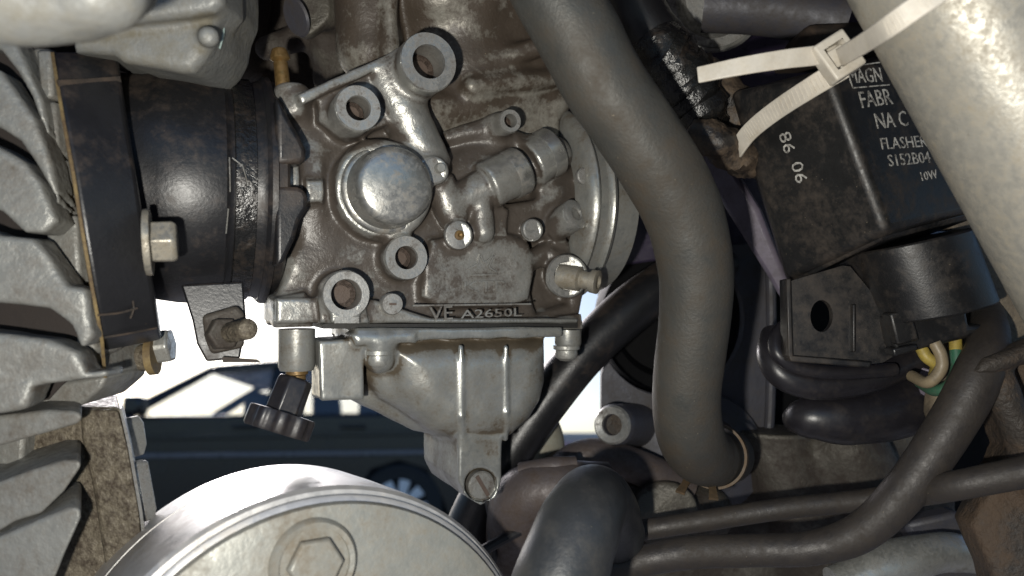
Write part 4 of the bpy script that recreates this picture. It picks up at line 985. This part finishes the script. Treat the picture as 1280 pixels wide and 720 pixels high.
def lobed(r, h): return [k0 + kx * h + (ku * math.cos(t) + kv * math.sin(t)) * r * (1 + .06 * math.tanh(2.2 * math.cos(9 * t))) for t in np.linspace(0, 2 * math.pi, 108, endpoint=False)]
b.rings([lobed(30 * s_, 46 * s_), lobed(39 * s_, 47 * s_), lobed(40 * s_, 50 * s_), lobed(40 * s_, 70 * s_), lobed(38 * s_, 73 * s_)]); part('knob_grip', b, M['loop'], kn, ang=40)

# upper dome of the vacuum chamber
F = Field(V(-.068, .215, .020), V(.035, .33, .135), .00075)
F.cone(C(560, -10, -.030), C(640, -10, -.034), .031, .029, .004)
F.cone(C(575, 90, -.032), C(655, 80, -.032), .026, .024, .006)
F.poly(P([(480, -40), (500, -40), (500, 120), (480, 84)], -.006), CN, .03, .003, .004)
F.cone(C(452, -20, -.020), C(462, 60, -.022), .010, .012, .004)
F.cone(C(505, 140, -.014), C(690, 122, -.017), cs(560, 130, 22), cs(690, 130, 26), .004)
F.poly(P([(500, 110), (696, 95), (700, 172), (520, 190)], -.012), CN, .03, .002, .004)
F.cone(C(618, 74, -.010), C(676, 58, -.004), cs(620, 70, 12), cs(670, 60, 13), .002)
F.cone(C(590, 108, -.007), C(690, 98, -.008), .003, .003, .004)
F.noise(.0005, 150, 21)
dm = part('vacuum_dome', F.mesh(.0025), M['dome'], cb, ang=180)
a = C(676, 58, -.003); b = MB(); ax = unit(C(676, 58, -.003) - C(618, 74, -.010)); b.lathe(a, ax, [(cs(676, 58, 13), .001), (cs(676, 58, 14), .0028), (cs(676, 58, 12), .0034), (0, .0034)], 28); part('stub_end', b, M['rim'], dm)

# ================================================================== flasher relay
fr = thing('flasher_relay', 'black plastic flasher relay with white print held under a nylon tie', 'relay', W(1090, 240, .235))
def on_plane(px, py, p, q, r):
    n = np.cross(q - p, r - p); v = V((px - 640) / FPX, 1, (360 - py) / FPX); return v * ((p @ n) / (v @ n))
TL, TR, TR2 = W(913, 112, .252), W(1036, 92, .222), W(1190, 45, .246)
BR = W(1110, 291, .222); BL = on_plane(986, 352, TL, TR, BR); BR2 = on_plane(1232, 262, TR, TR2, BR)
inn = V(.03, .05, 0)
b = MB(); 
top = [TL, TR, TR2, TR2 + V(-.012, .034, .0), TL + V(.012, .034, 0)]; bot = [BL, BR, BR2, BR2 + V(-.012, .034, 0), BL + V(.012, .034, 0)]
b.rings([top, bot]); case = part('case', b, M['plastic_dusty'], fr, bevel=.0026, seg=5, ang=50)
nL = unit(np.cross(BR - TR, TL - TR)); nL = -nL if nL[1] > 0 else nL
nR = unit(np.cross(BR - TR, TR2 - TR)); nR = -nR if nR[1] > 0 else nR
class FacePlane(Plane):
    def __init__(s, a, n): s.a = a; s.n = n
pL, pR = FacePlane(TR, nL), FacePlane(TR, nR)
def prt(pl, txt, p0, p1, h): part('printed_text', lettering(pl, txt, p0, p1, h, .00008, .00012), M['print'], case, smooth=False)
prt(pL, '86', (973, 168), (981, 193), 17)
prt(pL, '06', (988, 205), (996, 230), 17)
prt(pR, 'MAGN', (1063, 104), (1104, 102), 19)
prt(pR, 'FABR', (1078, 135), (1117, 130), 21)
prt(pR, 'NA C', (1097, 161), (1136, 157), 20)
prt(pR, 'FLASHER', (1103, 187), (1160, 183), 15)
prt(pR, 'S152B04', (1112, 208), (1164, 203), 15)
prt(pR, '10W', (1153, 226), (1173, 222), 11)
b = MB()
for p0, p1 in (((1058, 84), (1066, 110)), ((1066, 110), (1112, 106)), ((1058, 84), (1100, 78))):
    q0, q1 = pR(*p0, .0002), pR(*p1, .0002); d_ = unit(q1 - q0); b.box((q0 + q1) / 2, (q1 - q0) / 2, np.cross(nR, d_) * .0002, nR * .00006)
part('printed_frame', b, M['print'], case, smooth=False)
# step under the case, half round socket, plug
adn = unit(BR - TR)
b = MB(); b.rings([[p + adn * .0 + V(0, .004, 0) for p in bot], [p * 1.0 + adn * .0022 + V(0, .0055, 0) for p in bot]]); part('base_step', b, M['plastic_dusty'], fr, bevel=.0005)
b = MB(); sx = unit(W(1222, 290, .236) - W(1058, 328, .238))
c_a = W(1134, 301, .250); Ls = mm(70, .236); wds = .0
def socket(c, r, ln, dn):
    rings = []
    for s_ in (0, 1):
        cc_ = c + adn * dn * s_
        ring = [cc_ + sx * Ls * math.cos(t) * (1.0 if abs(math.cos(t)) < 1 else 1) + V(0, -1, 0) * r * abs(math.sin(t)) ** .8 for t in np.linspace(math.pi, 0, 22)]
        ring += [cc_ + sx * Ls + V(0, .02, 0), cc_ - sx * Ls + V(0, .02, 0)]
        rings.append(ring)
    return rings
b.rings(socket(c_a, .019, 0, mm(98, .24))); so = part('round_socket', b, M['plastic'], fr, bevel=.0007, ang=40)
b = MB(); b.prism([W(x, y, .243) for x, y in [(1110, 395), (1205, 368), (1212, 408), (1236, 404), (1238, 414), (1205, 424), (1124, 444), (1116, 430)]], (0, .016, 0)); pg = part('plug', b, M['plastic'], fr, bevel=.0012)
b = MB(); b.prism([W(x, y, .2405) for x, y in [(1112, 392), (1138, 386), (1150, 425), (1122, 432)]], (0, .006, 0)); part('plug_latch', b, M['plastic_dusty'], pg, bevel=.0008)
b = MB(); b.prism([W(x, y, .240) for x, y in [(1116, 436), (1146, 430), (1148, 438), (1118, 446)]], (0, .006, 0)); part('latch_hook', b, M['plastic'], pg, bevel=.0006)
# bracket with its hole
pB = Plane(W(1040, 400, .250), unit(V(-.05, -1, .05)))
hc_ = (1027, 395)
ringo = [(985, 352), (1060, 330), (1112, 392), (1116, 452), (1060, 458), (988, 446)]
b = MB()
def holed(outer, hx_, hy_, rx, ry, n=48):
    """ring of quads between an outline and an elliptic hole, thick"""
    o = []
    import bisect
    q = np.array(outer + [outer[0]], float)
    for t in np.linspace(0, 2 * math.pi, n, endpoint=False):
        dx, dy = math.cos(t), math.sin(t); best = 1e9
        for i in range(len(outer)):
            ax_, ay_ = q[i]; bx_, by_ = q[i + 1]; ex, ey = bx_ - ax_, by_ - ay_
            den = dx * ey - dy * ex
            if abs(den) < 1e-9: continue
            s1 = ((ax_ - hx_) * ey - (ay_ - hy_) * ex) / den; s2 = ((ax_ - hx_) * dy - (ay_ - hy_) * dx) / den
            if s1 > 0 and -1e-6 <= s2 <= 1 + 1e-6: best = min(best, s1)
        o.append((hx_ + dx * best, hy_ + dy * best))
    i_ = [(hx_ + rx * math.cos(t), hy_ + ry * math.sin(t)) for t in np.linspace(0, 2 * math.pi, n, endpoint=False)]
    return o, i_
o_, i_ = holed(ringo, *hc_, 14, 20)
th_ = -pB.n * .003
b.rings([[pB(*p) for p in i_], [pB(*p) for p in o_], [pB(*p) + th_ for p in o_], [pB(*p) + th_ for p in i_], [pB(*p) for p in i_]], False, False)
br = part('bracket', b, M['plastic'], fr, ang=30)
b = MB(); b.prism([pB(983, 348, .003), pB(989, 348, .003), pB(992, 450, .003), pB(985, 446, .003)], -pB.n * .008); part('bracket_flange', b, M['plastic'], br, bevel=.0005)
b = MB(); b.prism([pB(986, 444, .003), pB(1090, 452, .003), pB(1088, 460, .003), pB(988, 452, .003)], -pB.n * .008); part('bracket_flange', b, M['plastic'], br, bevel=.0005)
b = MB(); b.prism([pB(1066, 380, .002), pB(1070, 380, .002), pB(1070, 440, .002), pB(1066, 440, .002)], -pB.n * .004); part('bracket_rib', b, M['plastic'], br, bevel=.0004)
wires = [('wire_y', [(1150, 432, .246), (1158, 446, .2445), (1170, 456, .2445), (1168, 470, .25)], 7.5), ('wire_b', [(1168, 428, .2435), (1176, 444, .2425), (1176, 462, .242), (1160, 478, .245), (1140, 470, .255)], 7.5),
         ('wire_y', [(1194, 420, .247), (1195, 440, .2455)], 7.5), ('wire_g', [(1195, 438, .2455), (1196, 462, .244), (1186, 482, .245), (1168, 488, .249), (1150, 478, .258)], 7.5)]
for mname, pth, r in wires:
    b = MB(); b.sweep([W(*p) for p in pth], mm(r, .245), 12); part('wire', b, M[mname], fr)

# ------------------------------------------------------------------ cable tie
ct = thing('cable_tie', 'yellowed white nylon cable tie round the relay and the silver tube', 'cable tie', W(1046, 72, .205))
b = MB(); b.strap([W(1060, 60, .209), W(1030, 68, .206), W(980, 74, .204), W(925, 83, .206), W(872, 94, .210)], [.0052, .0054, .0052, .0050, .0046], .0010, V(.12, .0, 1)); part('tail', b, M['nylon'], ct, bevel=.0003)
b = MB(); b.strap([W(1056, 84, .206), W(1016, 108, .212), W(970, 138, .228), W(938, 164, .240), W(922, 186, .2485), (W(926, 190, .256)), W(932, 188, .262)], .0060, .0011, adn); st_ = part('strap', b, M['nylon'], ct, bevel=.0003)
b = MB(); b.strap([W(1050, 72, .203), W(1080, 54, .185), W(1110, 34, .1675), W(1150, 6, .1615), W(1190, -22, .1595), (W(1240, -60, .160)), W(1300, -100, .168)], .0050, .0011, adn); part('strap', b, M['nylon'], ct, bevel=.0003)
hd = W(1046, 72, .2045); hu = unit(V(.84, 0, .54)); hv = unit(V(-.54, .1, .84)); hn = np.cross(hu, hv)
hn = -hn if hn[1] > 0 else hn
b = MB()
so_, si_ = [], []
for (x, y) in ((-1, -1), (1, -1), (1, 1), (-1, 1)):
    so_.append(hd + hu * x * .0048 + hv * y * .0058); si_.append(hd + hu * x * .0030 + hv * y * .0034)
b.rings([[p + hn * .0026 for p in si_], [p + hn * .0026 for p in so_], [p - hn * .003 for p in so_], [p - hn * .003 for p in si_], [p + hn * .0026 for p in si_]], False, False)
hd_ = part('head', b, M['nylon'], ct, bevel=.0007, seg=3, ang=40)
b = MB(); b.box(hd - hn * .0002, hu * .0028, hv * .0026, hn * .0012); part('pawl', b, M['nylon'], hd_, bevel=.0005)
def ridges(path, wd, n, t0, t1, name='ridges'):
    P_, T_, _ = smooth_path(path, 1.0, 30); mb = MB()
    for k in range(n):
        i = int((t0 + (t1 - t0) * k / (n - 1)) * (len(P_) - 1)); a_ = unit(adn - T_[i] * (adn @ T_[i])); b_ = np.cross(T_[i], a_)
        if b_[1] > 0: b_ = -b_
        mb.box(P_[i] + b_ * .00060, a_ * wd / 2, T_[i] * .00022, b_ * .00010)
    part(name, mb, M['nylon'], ct, kind='stuff', smooth=False)
ridges([W(1056, 84, .206), W(1016, 108, .212), W(970, 138, .228), W(938, 164, .240), W(922, 186, .2485)], .0042, 34, .12, .95)
ridges([W(1050, 72, .203), W(1080, 54, .185), W(1110, 34, .1675), W(1150, 6, .1615), W(1190, -22, .1595)], .0034, 34, .2, .98)
